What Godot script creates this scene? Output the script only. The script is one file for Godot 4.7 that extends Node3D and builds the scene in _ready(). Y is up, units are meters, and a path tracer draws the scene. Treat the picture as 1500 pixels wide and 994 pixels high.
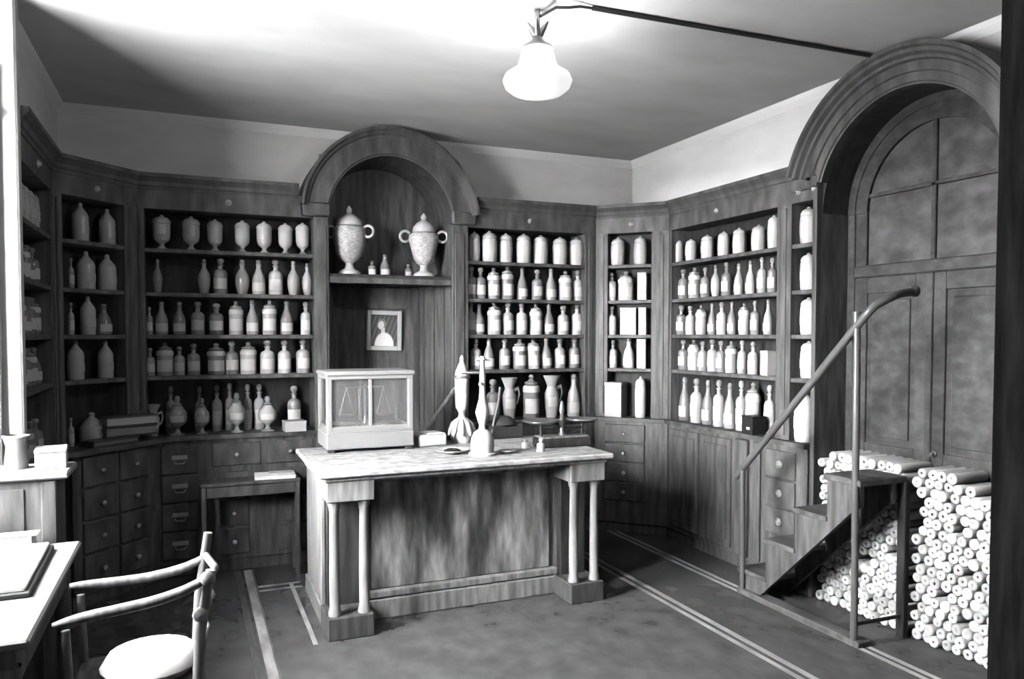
extends Node3D
# ------------------------------------------------------------------ camera model (1500 x 994 frame)
const FPX := 1117.0
const PITCH := 2.0
const YAW := 22.9
const EYE := Vector3(0, 1.65, 0)
const HORIZON := 490.0
# ------------------------------------------------------------------ plan of the room, metres
const ZB := -5.65      # face of the shelving on the back wall
const XR := 3.585      # face of the shelving on the right wall
const XL := -0.735     # face of the shelving on the left wall
const CEIL := 3.2
const WT := 0.962      # worktop height
const HO := 2.49       # top of the shelf openings
const HC := 2.72       # top of the cornice
const SHELF := [2.23, 1.935, 1.65, 1.37]
const NX := 1.41       # middle of the arched niche
const DZ := -3.04      # middle of the arched doors

var M := {}
var used := {}
var rng := RandomNumberGenerator.new()
var kinds := {}

# ------------------------------------------------------------------ mesh builder
class MB:
	var v := PackedVector3Array()
	var n := PackedVector3Array()
	var u := PackedVector2Array()
	func tri(a: Vector3, b: Vector3, c: Vector3, na: Vector3, nb: Vector3, nc: Vector3, ua := Vector2.ZERO, ub := Vector2.ZERO, uc := Vector2.ZERO) -> void:
		if (c - a).cross(b - a).dot(na + nb + nc) >= 0.0:
			v.append_array([a, b, c]); n.append_array([na, nb, nc]); u.append_array([ua, ub, uc])
		else:
			v.append_array([a, c, b]); n.append_array([na, nc, nb]); u.append_array([ua, uc, ub])
	func flat(a: Vector3, b: Vector3, c: Vector3, d: Vector3, nn: Vector3) -> void:
		tri(a, b, c, nn, nn, nn); tri(a, c, d, nn, nn, nn)
	func quad4(p: Array, q: Array) -> void:
		tri(p[0], p[1], p[2], q[0], q[1], q[2]); tri(p[0], p[2], p[3], q[0], q[2], q[3])
	func box(c: Vector3, s: Vector3, bev := 0.004, B := Basis.IDENTITY) -> MB:
		var h := s * 0.5
		var b: float = min(bev, min(h.x, min(h.y, h.z)) * 0.6)
		for i in 3:
			var j := (i + 1) % 3
			var k := (i + 2) % 3
			for si in [-1.0, 1.0]:
				var nn := Vector3.ZERO; nn[i] = si
				var q := []
				for e in [[-1, -1], [1, -1], [1, 1], [-1, 1]]:
					var p := Vector3.ZERO
					p[i] = si * h[i]; p[j] = e[0] * (h[j] - b); p[k] = e[1] * (h[k] - b)
					q.append(c + B * p)
				flat(q[0], q[1], q[2], q[3], B * nn)
				if b <= 0.0: continue
				for sj in [-1.0, 1.0]:
					var n2 := Vector3.ZERO; n2[i] = si; n2[j] = sj
					var a0 := Vector3.ZERO; a0[i] = si * h[i]; a0[j] = sj * (h[j] - b); a0[k] = -(h[k] - b)
					var a1 := a0; a1[k] = h[k] - b
					var b0 := Vector3.ZERO; b0[i] = si * (h[i] - b); b0[j] = sj * h[j]; b0[k] = -(h[k] - b)
					var b1 := b0; b1[k] = h[k] - b
					flat(c + B * a0, c + B * a1, c + B * b1, c + B * b0, (B * n2).normalized())
		if b > 0.0:
			for sx in [-1.0, 1.0]:
				for sy in [-1.0, 1.0]:
					for sz in [-1.0, 1.0]:
						var s3 := Vector3(sx, sy, sz)
						var pa := c + B * Vector3(sx * h.x, sy * (h.y - b), sz * (h.z - b))
						var pb := c + B * Vector3(sx * (h.x - b), sy * h.y, sz * (h.z - b))
						var pc := c + B * Vector3(sx * (h.x - b), sy * (h.y - b), sz * h.z)
						var nn3 := (B * s3).normalized()
						tri(pa, pb, pc, nn3, nn3, nn3)
		return self
	func span(a: Vector3, b: Vector3, bev := 0.004) -> MB:
		return box((a + b) * 0.5, (b - a).abs(), bev)
	func lathe(c: Vector3, prof: Array, segs := 16, B := Basis.IDENTITY, a0 := 0.0, a1 := TAU) -> MB:
		var m := prof.size()
		var sn := []
		for i in m - 1:
			var d: Vector2 = prof[i + 1] - prof[i]
			sn.append(Vector2(d.y, -d.x).normalized() if d.length() > 1e-6 else Vector2(1, 0))
		for i in m - 1:
			var p: Vector2 = prof[i]
			var q: Vector2 = prof[i + 1]
			var np: Vector2 = sn[i]
			var nq: Vector2 = sn[i]
			if i > 0 and sn[i].dot(sn[i - 1]) > 0.55: np = (sn[i] + sn[i - 1]).normalized()
			if i < m - 2 and sn[i].dot(sn[i + 1]) > 0.55: nq = (sn[i] + sn[i + 1]).normalized()
			for s in segs:
				var t0: float = lerp(a0, a1, float(s) / segs)
				var t1: float = lerp(a0, a1, float(s + 1) / segs)
				var d0 := Vector3(sin(t0), 0, cos(t0))
				var d1 := Vector3(sin(t1), 0, cos(t1))
				var up := Vector3.UP
				var A := c + B * (d0 * p.x + up * p.y)
				var Bq := c + B * (d1 * p.x + up * p.y)
				var C := c + B * (d1 * q.x + up * q.y)
				var D := c + B * (d0 * q.x + up * q.y)
				var nA := B * (d0 * np.x + up * np.y)
				var nB := B * (d1 * np.x + up * np.y)
				var nC := B * (d1 * nq.x + up * nq.y)
				var nD := B * (d0 * nq.x + up * nq.y)
				if p.x > 1e-5: tri(A, Bq, C, nA, nB, nC)
				if q.x > 1e-5: tri(A, C, D, nA, nC, nD)
		return self
	func tube(pts: Array, r, segs := 8) -> MB:
		var m := pts.size()
		var fr := []
		var t0: Vector3 = (pts[1] - pts[0]).normalized()
		var x: Vector3 = t0.cross(Vector3.UP if abs(t0.y) < 0.9 else Vector3.RIGHT).normalized()
		for i in m:
			var t: Vector3 = (pts[min(i + 1, m - 1)] - pts[max(i - 1, 0)]).normalized()
			x = (x - t * x.dot(t)).normalized()
			fr.append([x, t.cross(x)])
		for i in m - 1:
			var ra: float = r[i] if r is Array else r
			var rb: float = r[i + 1] if r is Array else r
			for s in segs:
				var a := TAU * s / segs
				var b := TAU * (s + 1) / segs
				var da: Vector3 = fr[i][0] * cos(a) + fr[i][1] * sin(a)
				var db: Vector3 = fr[i][0] * cos(b) + fr[i][1] * sin(b)
				var ea: Vector3 = fr[i + 1][0] * cos(a) + fr[i + 1][1] * sin(a)
				var eb: Vector3 = fr[i + 1][0] * cos(b) + fr[i + 1][1] * sin(b)
				quad4([pts[i] + da * ra, pts[i] + db * ra, pts[i + 1] + eb * rb, pts[i + 1] + ea * rb], [da, db, eb, ea])
		for e in [0, m - 1]:
			var rr: float = r[e] if r is Array else r
			var nn: Vector3 = (pts[0] - pts[1]).normalized() if e == 0 else (pts[m - 1] - pts[m - 2]).normalized()
			for s in segs:
				var a := TAU * s / segs
				var b := TAU * (s + 1) / segs
				var pa: Vector3 = pts[e] + (fr[e][0] * cos(a) + fr[e][1] * sin(a)) * rr
				var pb: Vector3 = pts[e] + (fr[e][0] * cos(b) + fr[e][1] * sin(b)) * rr
				tri(pts[e], pa, pb, nn, nn, nn)
		return self
	# closed profile of (radius, forward) swept round an arch in the plane of x and y, forward is z
	func arch(c: Vector3, prof: Array, a0: float, a1: float, segs := 36) -> MB:
		var m := prof.size()
		for i in m:
			var p: Vector2 = prof[i]
			var q: Vector2 = prof[(i + 1) % m]
			var e := (q - p).normalized()
			var nn := Vector2(e.y, -e.x)
			for s in segs:
				var t0: float = lerp(a0, a1, float(s) / segs)
				var t1: float = lerp(a0, a1, float(s + 1) / segs)
				var d0 := Vector3(cos(t0), sin(t0), 0)
				var d1 := Vector3(cos(t1), sin(t1), 0)
				var z := Vector3(0, 0, 1)
				quad4([c + d0 * p.x + z * p.y, c + d1 * p.x + z * p.y, c + d1 * q.x + z * q.y, c + d0 * q.x + z * q.y],
					[d0 * nn.x + z * nn.y, d1 * nn.x + z * nn.y, d1 * nn.x + z * nn.y, d0 * nn.x + z * nn.y])
		for e in [a0, a1]:
			var d := Vector3(cos(e), sin(e), 0)
			var tan := Vector3(-sin(e), cos(e), 0) * (-1.0 if e == a0 else 1.0)
			var poly := PackedVector2Array(prof)
			var ix := Geometry2D.triangulate_polygon(poly)
			for k in range(0, ix.size(), 3):
				var a := c + d * poly[ix[k]].x + Vector3(0, 0, poly[ix[k]].y)
				var b := c + d * poly[ix[k + 1]].x + Vector3(0, 0, poly[ix[k + 1]].y)
				var cc := c + d * poly[ix[k + 2]].x + Vector3(0, 0, poly[ix[k + 2]].y)
				tri(a, b, cc, tan, tan, tan)
		return self
	# polygon in x,y extruded along z (local frame T), counter clockwise polygon
	func prism(poly: PackedVector2Array, z0: float, z1: float, T := Transform3D.IDENTITY) -> MB:
		var pl := poly
		if Geometry2D.is_polygon_clockwise(pl): pl.reverse()
		var ix := Geometry2D.triangulate_polygon(pl)
		for zz in [z0, z1]:
			var nn: Vector3 = T.basis * Vector3(0, 0, -1 if zz == min(z0, z1) else 1)
			for k in range(0, ix.size(), 3):
				tri(T * Vector3(pl[ix[k]].x, pl[ix[k]].y, zz), T * Vector3(pl[ix[k + 1]].x, pl[ix[k + 1]].y, zz), T * Vector3(pl[ix[k + 2]].x, pl[ix[k + 2]].y, zz), nn, nn, nn)
		for i in pl.size():
			var p := pl[i]
			var q := pl[(i + 1) % pl.size()]
			var e := (q - p).normalized()
			flat(T * Vector3(p.x, p.y, z0), T * Vector3(q.x, q.y, z0), T * Vector3(q.x, q.y, z1), T * Vector3(p.x, p.y, z1), T.basis * Vector3(e.y, -e.x, 0))
		return self
	func mesh() -> ArrayMesh:
		var a := []
		a.resize(Mesh.ARRAY_MAX)
		a[Mesh.ARRAY_VERTEX] = v; a[Mesh.ARRAY_NORMAL] = n; a[Mesh.ARRAY_TEX_UV] = u
		var m := ArrayMesh.new()
		m.add_surface_from_arrays(Mesh.PRIMITIVE_TRIANGLES, a)
		return m

func mb() -> MB: return MB.new()

# ------------------------------------------------------------------ scene helpers
func numbered(called: String) -> String:
	var k: int = used.get(called, 0)
	used[called] = k + 1
	return called if k == 0 else "%s_%03d" % [called, k]

func put(called: String, what, material: Material, parent: Node = null) -> MeshInstance3D:
	var o := MeshInstance3D.new()
	o.mesh = what.mesh() if what is MB else what
	o.material_override = material
	if parent == null:
		o.name = numbered(called); add_child(o)
	else:
		o.name = called; parent.add_child(o, true)
	return o

func thing(called: String, label: String, category: String, at := Transform3D.IDENTITY, group := "") -> Node3D:
	var o := Node3D.new()
	o.name = numbered(called)
	add_child(o)
	o.transform = at
	return tag(o, label, category, group)

func tag(o: Node3D, label: String, category: String, group := "") -> Node3D:
	o.set_meta("label", label); o.set_meta("category", category)
	if group != "": o.set_meta("group", group)
	return o

func setting(called: String, what, material: Material, label: String) -> MeshInstance3D:
	var o := put(called, what, material)
	o.set_meta("kind", "structure"); o.set_meta("label", label); o.set_meta("category", called.get_slice("_", 0))
	return o

func ray(px: float, py: float) -> Vector3:
	var p := deg_to_rad(PITCH)
	var y := deg_to_rad(YAW)
	var f0 := Vector3(sin(y), 0, -cos(y))
	var f := f0 * cos(p) - Vector3.UP * sin(p)
	var up := Vector3.UP * cos(p) + f0 * sin(p)
	var r := Vector3(cos(y), 0, sin(y))
	return f + r * (px - 750.0) / FPX - up * (py - HORIZON - FPX * tan(p)) / FPX

# where the line of sight through a pixel meets a plane
func hit(px: float, py: float, o: Vector3, n: Vector3) -> Vector3:
	var d := ray(px, py)
	return EYE + d * (n.dot(o - EYE) / n.dot(d))

func depth_of(p: Vector3) -> float:
	var y := deg_to_rad(YAW)
	return (p - EYE).dot(Vector3(sin(y), 0, -cos(y)))

func frame(o: Vector3, u: Vector3) -> Transform3D:
	return Transform3D(Basis(u, Vector3.UP, u.cross(Vector3.UP)), o)

# ------------------------------------------------------------------ materials
func noise_tex(seed_: int, freq: float, oct: int, lo: float, hi: float, sx := 1.0, sy := 1.0, size := 512, gain := 0.5, pow_ := 1.0) -> ImageTexture:
	var nz := FastNoiseLite.new()
	nz.seed = seed_; nz.frequency = freq; nz.fractal_octaves = oct; nz.fractal_gain = gain
	nz.noise_type = FastNoiseLite.TYPE_SIMPLEX_SMOOTH
	var im := Image.create(size, size, true, Image.FORMAT_RGB8)
	var R := size / TAU
	for y in size:
		for x in size:
			# wrapped on a torus in x, mirrored in y
			var yy: float = abs(y - size * 0.5) * 2.0
			var a := TAU * x / size
			var t: float = nz.get_noise_3d(cos(a) * R * sx, sin(a) * R * sx, yy * sy) * 0.5 + 0.5
			t = pow(clamp((t - 0.22) / 0.56, 0.0, 1.0), pow_)
			var g: float = lerp(lo, hi, t)
			im.set_pixel(x, y, Color(g, g, g))
	im.generate_mipmaps()
	return ImageTexture.create_from_image(im)

func grey(g: float, rough: float, metal := 0.0) -> StandardMaterial3D:
	var m := StandardMaterial3D.new()
	m.albedo_color = Color(g, g, g); m.roughness = rough; m.metallic = metal
	return m

func wood(tex: Texture2D, g: float, rough: float, scale: Vector3) -> StandardMaterial3D:
	var m := grey(g, rough)
	m.albedo_texture = tex
	m.metallic_specular = 0.35
	m.uv1_triplanar = true
	m.uv1_scale = scale
	return m

func make_materials() -> void:
	var grain := noise_tex(3, 0.02, 4, 0.62, 1.0, 1.0, 0.16)
	var flame := noise_tex(11, 0.009, 4, 0.28, 1.0, 1.0, 0.3, 512, 0.55, 1.2)
	var plaster := noise_tex(5, 0.006, 4, 0.92, 1.0)
	var cloud := noise_tex(8, 0.012, 5, 0.6, 1.0)
	var vein := noise_tex(21, 0.012, 5, 0.6, 1.0, 1.0, 1.0, 512, 0.6, 0.6)
	var floor_tex := noise_tex(41, 0.02, 5, 0.82, 1.0, 1.0, 0.4)
	M.wood_v = wood(grain, 0.37, 0.5, Vector3(1.6, 0.7, 1.6))
	M.wood_h = wood(grain, 0.37, 0.5, Vector3(1.6, 1.6, 0.7))
	M.wood_h.uv1_scale = Vector3(0.9, 0.9, 0.9)
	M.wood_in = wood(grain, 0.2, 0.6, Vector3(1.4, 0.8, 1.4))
	M.wood_dark = wood(grain, 0.24, 0.5, Vector3(1.4, 0.8, 1.4))
	M.wood_pale = wood(grain, 0.66, 0.4, Vector3(3, 1, 3))
	M.wood_case = grey(0.45, 0.5)
	M.counter = wood(grain, 0.6, 0.35, Vector3(1.6, 0.7, 1.6))
	M.counter_base = wood(grain, 0.33, 0.5, Vector3(1.6, 0.7, 1.6))
	M.veneer = wood(flame, 0.7, 0.4, Vector3(1.3, 0.5, 1.3))
	M.door = wood(cloud, 0.26, 0.45, Vector3(1.2, 0.8, 1.2))
	M.chair = wood(grain, 0.55, 0.3, Vector3(3, 1, 3))
	M.floor = wood(floor_tex, 0.33, 0.22, Vector3(0.5, 0.5, 0.5))
	M.floor.metallic_specular = 0.5
	M.strip = wood(grain, 0.68, 0.3, Vector3(1, 1, 1))
	M.strip_dark = wood(grain, 0.36, 0.3, Vector3(1, 1, 1))
	M.ceiling = wood(plaster, 0.86, 0.9, Vector3(0.35, 0.35, 0.35))
	M.wall = wood(plaster, 0.88, 0.9, Vector3(0.5, 0.5, 0.5))
	M.trim = grey(0.9, 0.7)
	M.post = wood(grain, 0.46, 0.7, Vector3(3, 1, 3))
	M.room = grey(0.62, 0.9)
	M.marble = wood(vein, 0.7, 0.25, Vector3(1.6, 1.6, 1.6))
	M.white_paint = grey(0.7, 0.5)
	M.porcelain = grey(0.68, 0.22)
	M.porcelain_dim = grey(0.66, 0.3)
	M.painted = wood(noise_tex(31, 0.02, 3, 0.62, 1.0), 0.8, 0.3, Vector3(3.5, 3.5, 3.5))
	M.glass_a = grey(0.54, 0.16)
	M.glass_b = grey(0.44, 0.16)
	M.glass_c = grey(0.62, 0.2)
	M.glass_dark = grey(0.14, 0.12)
	M.stopper = grey(0.5, 0.12)
	M.paper = grey(0.9, 0.85)
	M.paper_b = grey(0.72, 0.85)
	M.roll_a = grey(0.68, 0.9)
	M.roll_b = grey(0.58, 0.9)
	M.core = grey(0.3, 0.9)
	M.iron = grey(0.2, 0.45, 0.3)
	M.rail = grey(0.32, 0.32, 0.2)
	M.brass = grey(0.72, 0.28, 0.85)
	M.knob = grey(0.66, 0.3, 0.3)
	M.leather = grey(0.22, 0.5)
	M.cloth = wood(plaster, 0.9, 0.95, Vector3(3, 3, 3))
	M.pane_dusty = wood(cloud, 0.32, 0.35, Vector3(0.8, 0.5, 0.8))
	var g := grey(0.9, 0.04)
	g.transparency = BaseMaterial3D.TRANSPARENCY_ALPHA
	g.albedo_color = Color(0.5, 0.5, 0.5, 0.14)
	M.pane = g
	var sh := grey(0.95, 0.4)
	sh.emission_enabled = true
	sh.emission = Color(1, 1, 1); sh.emission_energy_multiplier = 2.2
	M.shade = sh

# ------------------------------------------------------------------ main
func _ready() -> void:
	rng.seed = 7
	# camera: level verticals nearly parallel, a little fall of the lens
	var cam := Camera3D.new()
	cam.name = "camera"
	add_child(cam)
	cam.position = EYE
	cam.rotation_degrees = Vector3(-PITCH, -YAW, 0)
	var near := 0.1
	var size := near * 994.0 / FPX
	var cy := HORIZON + FPX * tan(deg_to_rad(PITCH))
	cam.set_frustum(size, Vector2(0, (cy - 497.0) / FPX * near), near, 60.0)
	cam.current = true
	# overcast daylight outside the window
	var env := Environment.new()
	env.background_mode = Environment.BG_SKY
	var sky := Sky.new()
	var sm := ProceduralSkyMaterial.new()
	sm.sky_top_color = Color(0.80, 0.80, 0.80)
	sm.sky_horizon_color = Color(0.95, 0.95, 0.95)
	sm.ground_horizon_color = Color(0.9, 0.9, 0.9)
	sm.ground_bottom_color = Color(0.85, 0.85, 0.85)
	sm.sky_energy_multiplier = 20.0
	sm.ground_energy_multiplier = 10.5
	sky.sky_material = sm
	env.sky = sky
	env.ambient_light_source = Environment.AMBIENT_SOURCE_DISABLED
	env.tonemap_mode = Environment.TONE_MAPPER_LINEAR
	env.tonemap_exposure = 0.37
	env.sdfgi_enabled = true
	env.ssao_enabled = true
	env.ssil_enabled = true
	var we := WorldEnvironment.new()
	we.name = "environment"
	we.environment = env
	add_child(we)
	make_materials()
	build_shell()
	build_shelving()
	build_niche()
	build_doors()
	build_counter()
	build_steps()
	build_lamp()
	build_left_corner()
	build_chair()
	make_kinds()
	fill_shelves()
	fill_counter()
	fill_niche()
	build_rolls()

# ------------------------------------------------------------------ the room
func build_shell() -> void:
	var fl := setting("floor", mb().span(Vector3(-1.75, -0.1, -6.7), Vector3(4.2, 0, 1.6), 0.0), M.floor, "polished floor with pale inlaid border lines")
	var zz := [-5.6, -0.95]
	for s in [[0.27, 0.035, 0], [0.325, 0.05, 1], [0.375, 0.012, 0], [2.665, 0.03, 1], [2.725, 0.035, 1], [3.215, 0.03, 1], [3.27, 0.03, 1]]:
		put("inlay_strip", mb().span(Vector3(s[0], -0.004, zz[0]), Vector3(s[0] + s[1], 0.0012, zz[1]), 0.0), M.strip if s[2] == 1 else M.strip_dark, fl)
	for z in [-5.21, -5.12]:
		put("inlay_strip", mb().span(Vector3(0.39, -0.004, z), Vector3(0.66, 0.0012, z + 0.03), 0.0), M.strip, fl)
	put("inlay_strip", mb().span(Vector3(0.585, -0.004, -5.2), Vector3(0.61, 0.0012, -4.1), 0.0), M.strip, fl)
	setting("ceiling", mb().span(Vector3(-1.75, CEIL, -6.7), Vector3(4.2, CEIL + 0.12, 1.6), 0.0), M.ceiling, "pale plaster ceiling")
	# back wall with the opening of the niche
	var wb := mb()
	wb.span(Vector3(-1.6, 0, -6.1), Vector3(0.92, CEIL, -5.95), 0.0)
	wb.span(Vector3(1.90, 0, -6.1), Vector3(4.2, CEIL, -5.95), 0.0)
	wb.span(Vector3(0.92, 3.02, -6.1), Vector3(1.90, CEIL, -5.95), 0.0)
	setting("wall_back", wb, M.wall, "pale plaster wall above the dark shelving with the arched niche")
	var wr := mb()
	wr.span(Vector3(3.92, 0, -6.1), Vector3(4.1, CEIL, 1.6), 0.0)
	wr.span(Vector3(3.69, 2.66, -5.95), Vector3(3.92, CEIL, DZ - 0.62), 0.0)
	wr.span(Vector3(3.69, 3.02, DZ - 0.62), Vector3(3.92, CEIL, DZ + 0.62), 0.0)
	wr.span(Vector3(3.69, 0, DZ + 0.62), Vector3(3.92, CEIL, -0.5), 0.0)
	setting("wall_right", wr, M.wall, "white plaster wall above the shelving beside the arched doors")
	# left wall, with a window bay in its thickness
	var wl := mb()
	wl.span(Vector3(-1.12, 0, -6.1), Vector3(-0.98, CEIL, -4.2), 0.0)
	wl.span(Vector3(-0.98, 2.73, -5.95), Vector3(-0.80, CEIL, -4.2), 0.0)
	wl.span(Vector3(-1.57, 0, -4.2), Vector3(-0.80, CEIL, -4.125), 0.0)
	wl.span(Vector3(-1.57, 0, -4.125), Vector3(-1.42, CEIL, -4.02), 0.0)
	wl.span(Vector3(-1.57, 0, -2.5), Vector3(-1.42, CEIL, -2.25), 0.0)
	wl.span(Vector3(-1.57, 0, -2.25), Vector3(-0.80, CEIL, -0.5), 0.0)
	wl.span(Vector3(-1.57, 0, -4.12), Vector3(-1.42, 1.27, -2.15), 0.0)
	wl.span(Vector3(-1.57, 2.98, -4.12), Vector3(-1.42, CEIL, -2.15), 0.0)
	setting("wall_left", wl, M.wall, "pale plaster wall around the window bay")
	var wf := mb()
	wf.span(Vector3(2.13, 0, -0.6), Vector3(4.1, CEIL, -0.45), 0.0)
	wf.span(Vector3(-1.35, 0, -0.6), Vector3(-0.42, CEIL, -0.45), 0.0)
	wf.span(Vector3(-0.42, 2.75, -0.6), Vector3(2.13, CEIL, -0.45), 0.0)
	setting("wall_front", wf, M.room, "wall with the wide doorway through which the shop is seen")
	var wa := mb()
	wa.span(Vector3(-1.35, 0, -0.5), Vector3(-1.25, CEIL, 1.6), 0.0)
	wa.span(Vector3(-1.35, 0, 1.5), Vector3(4.1, CEIL, 1.6), 0.0)
	setting("wall_anteroom", wa, M.room, "plain walls of the room in front of the doorway")
	# dark leaf of the doorway standing open into the shop
	var th := 0.63
	var jm := Node3D.new()
	jm.name = numbered("door_2"); add_child(jm)
	jm.transform = Transform3D(Basis(Vector3.UP, -th), Vector3(1.427, 0, -1.0))
	jm.set_meta("kind", "structure"); tag(jm, "dark wooden door leaf of the doorway standing open", "door")
	put("leaf", mb().prism(PackedVector2Array([Vector2(0.0, 0.022), Vector2(0.8, 0.022), Vector2(0.8, -0.014), Vector2(0.05, -0.014)]), -2.72, -0.01, Transform3D(Basis(Vector3(1, 0, 0), Vector3(0, 0, 1), Vector3(0, -1, 0)), Vector3.ZERO)), M.post, jm)
	put("panel_moulding", mb().span(Vector3(0.12, 0.25, 0.02), Vector3(0.68, 1.1, 0.045), 0.008), M.post, jm)
	put("panel_moulding", mb().span(Vector3(0.12, 1.3, 0.02), Vector3(0.68, 2.55, 0.045), 0.008), M.post, jm)
	# small cornice under the ceiling
	var cove := [Vector2(0, 0), Vector2(0.045, 0), Vector2(0.03, -0.025), Vector2(0.012, -0.045), Vector2(0, -0.06)]
	var poly := PackedVector2Array(cove)
	var tb := mb()
	tb.prism(poly, -0.8, 3.69, Transform3D(Basis(Vector3(0, 0, 1), Vector3.UP, Vector3(1, 0, 0)), Vector3(0, CEIL, -5.95)))
	setting("trim_1", tb, M.trim, "narrow pale moulding under the ceiling of the back wall")
	var tr := mb()
	tr.prism(poly, -5.95, -0.6, Transform3D(Basis(Vector3(-1, 0, 0), Vector3.UP, Vector3(0, 0, 1)), Vector3(3.69, CEIL, 0)))
	setting("trim_2", tr, M.trim, "narrow pale moulding under the ceiling of the right wall")
	var tl := mb()
	tl.prism(poly, -5.95, -4.12, Transform3D(Basis(Vector3(1, 0, 0), Vector3.UP, Vector3(0, 0, 1)), Vector3(-0.80, CEIL, 0)))
	setting("trim_3", tl, M.trim, "narrow pale moulding under the ceiling beside the window bay")
	var ta := mb()
	ta.span(Vector3(-0.80, 0, -4.20), Vector3(-0.712, CEIL, -4.118), 0.01)
	setting("trim_4", ta, M.white_paint, "white architrave at the edge of the window bay")
	# window of the bay
	var w := setting("window_1", mb().span(Vector3(-1.52, 1.25, -4.06), Vector3(-1.34, 1.29, -2.45), 0.005), M.white_paint, "tall window with glazing bars in the bay")
	for z in [-3.985, -3.26, -2.535]:
		put("window_frame", mb().box(Vector3(-1.48, 2.13, z), Vector3(0.06, 1.7, 0.07)), M.white_paint, w)
	for y in [1.3, 2.3, 2.95]:
		put("window_frame", mb().box(Vector3(-1.48, y, -3.26), Vector3(0.055, 0.07, 1.52)), M.white_paint, w)
	for y in [1.63, 1.96]:
		put("glazing_bar", mb().box(Vector3(-1.48, y, -3.26), Vector3(0.03, 0.025, 1.5)), M.white_paint, w)
	for z in [-3.622, -2.898]:
		for y in [1.8, 2.625]:
			put("pane", mb().box(Vector3(-1.48, y, z), Vector3(0.004, 0.94 if y < 2 else 0.6, 0.66), 0.0), M.pane, w)
	# casement folded back on the side of the bay
	var cs := thing("casement", "open white window casement folded against the side of the bay", "window", Transform3D(Basis.IDENTITY, Vector3(-0.80, 0, -4.09)))
	for x in [-0.02, -0.40]:
		put("stile", mb().box(Vector3(x, 1.92, 0), Vector3(0.055, 1.9, 0.04), 0.008), M.white_paint, cs)
	for y in [0.985, 1.38, 1.79, 2.2, 2.84]:
		put("rail", mb().box(Vector3(-0.21, y, 0), Vector3(0.36, 0.04, 0.03)), M.white_paint, cs)
	put("latch", mb().lathe(Vector3(0.0, 2.66, 0.02), [Vector2(0, 0), Vector2(0.016, 0.0), Vector2(0.02, 0.014), Vector2(0.012, 0.026), Vector2(0, 0.03)], 12, Basis(Vector3.RIGHT, PI / 2)), M.knob, cs)
	for y in [[1.0, 1.36], [1.4, 1.77], [1.81, 2.18], [2.22, 2.82]]:
		put("pane", mb().span(Vector3(-0.38, y[0], -0.002), Vector3(-0.04, y[1], 0.002), 0.0), M.pane, cs)

# ------------------------------------------------------------------ shelving
# local frame: x along the face, y up, z out of the face into the room; bays = [[x0, x1], ...] open compartments
func shelving(o: Vector3, u: Vector3, width: float, bays: Array, deep: float, label: String, c0 := 0.0, c1 := 0.0) -> Node3D:
	var t := thing("shelving", label, "shelving", frame(o, u))
	var x := 0.0
	var edges := []
	for b in bays:
		if b[0] - x > 0.004: edges.append([x, b[0]])
		x = b[1]
	if width - x > 0.004: edges.append([x, width])
	for e in edges:
		put("stile", mb().span(Vector3(e[0], WT, -deep), Vector3(e[1], HO + 0.005, 0), 0.003), M.wood_v, t)
		if e[1] - e[0] > 0.03:
			put("moulding", mb().span(Vector3(lerp(e[0], e[1], 0.3), WT + 0.03, 0), Vector3(lerp(e[0], e[1], 0.7), HO - 0.02, 0.008), 0.004), M.wood_v, t)
	for b in bays:
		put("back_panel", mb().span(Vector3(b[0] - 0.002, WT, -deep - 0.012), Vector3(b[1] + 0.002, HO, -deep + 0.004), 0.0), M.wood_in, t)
		for s in SHELF:
			put("shelf", mb().span(Vector3(b[0], s - 0.028, -deep), Vector3(b[1], s, -0.006), 0.004), M.wood_h, t)
	var a := -c0
	var z := width + c1
	put("frieze", mb().span(Vector3(0, HO, -deep), Vector3(width, HC - 0.08, 0), 0.002), M.wood_h, t)
	var pr := [Vector2(-0.1, 2.615), Vector2(0.006, 2.615), Vector2(0.012, 2.635), Vector2(0.02, 2.64), Vector2(0.028, 2.665), Vector2(0.05, 2.69), Vector2(0.056, 2.695), Vector2(0.056, HC), Vector2(-0.1, HC)]
	put("cornice", mb().prism(PackedVector2Array(pr), a, z, Transform3D(Basis(Vector3(0, 0, 1), Vector3.UP, Vector3(-1, 0, 0)), Vector3.ZERO).translated(Vector3.ZERO) if false else Transform3D(Basis(Vector3(0, 0, 1), Vector3.UP, Vector3(1, 0, 0)), Vector3.ZERO)), M.wood_h, t)
	return t

func rosette(t: Node3D, x: float, y: float) -> void:
	put("rosette", mb().lathe(Vector3(x, y, 0), [Vector2(0.022, 0.0), Vector2(0.022, 0.006), Vector2(0.014, 0.012), Vector2(0.008, 0.02), Vector2(0, 0.022)], 12, Basis(Vector3.RIGHT, PI / 2)), M.knob, t)

func knob_on(p: Node3D, at: Vector3) -> void:
	put("knob", mb().lathe(at, [Vector2(0.007, 0), Vector2(0.006, 0.012), Vector2(0.015, 0.02), Vector2(0.016, 0.028), Vector2(0.009, 0.035), Vector2(0, 0.036)], 10, Basis(Vector3.RIGHT, PI / 2)), M.knob, p)

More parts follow.
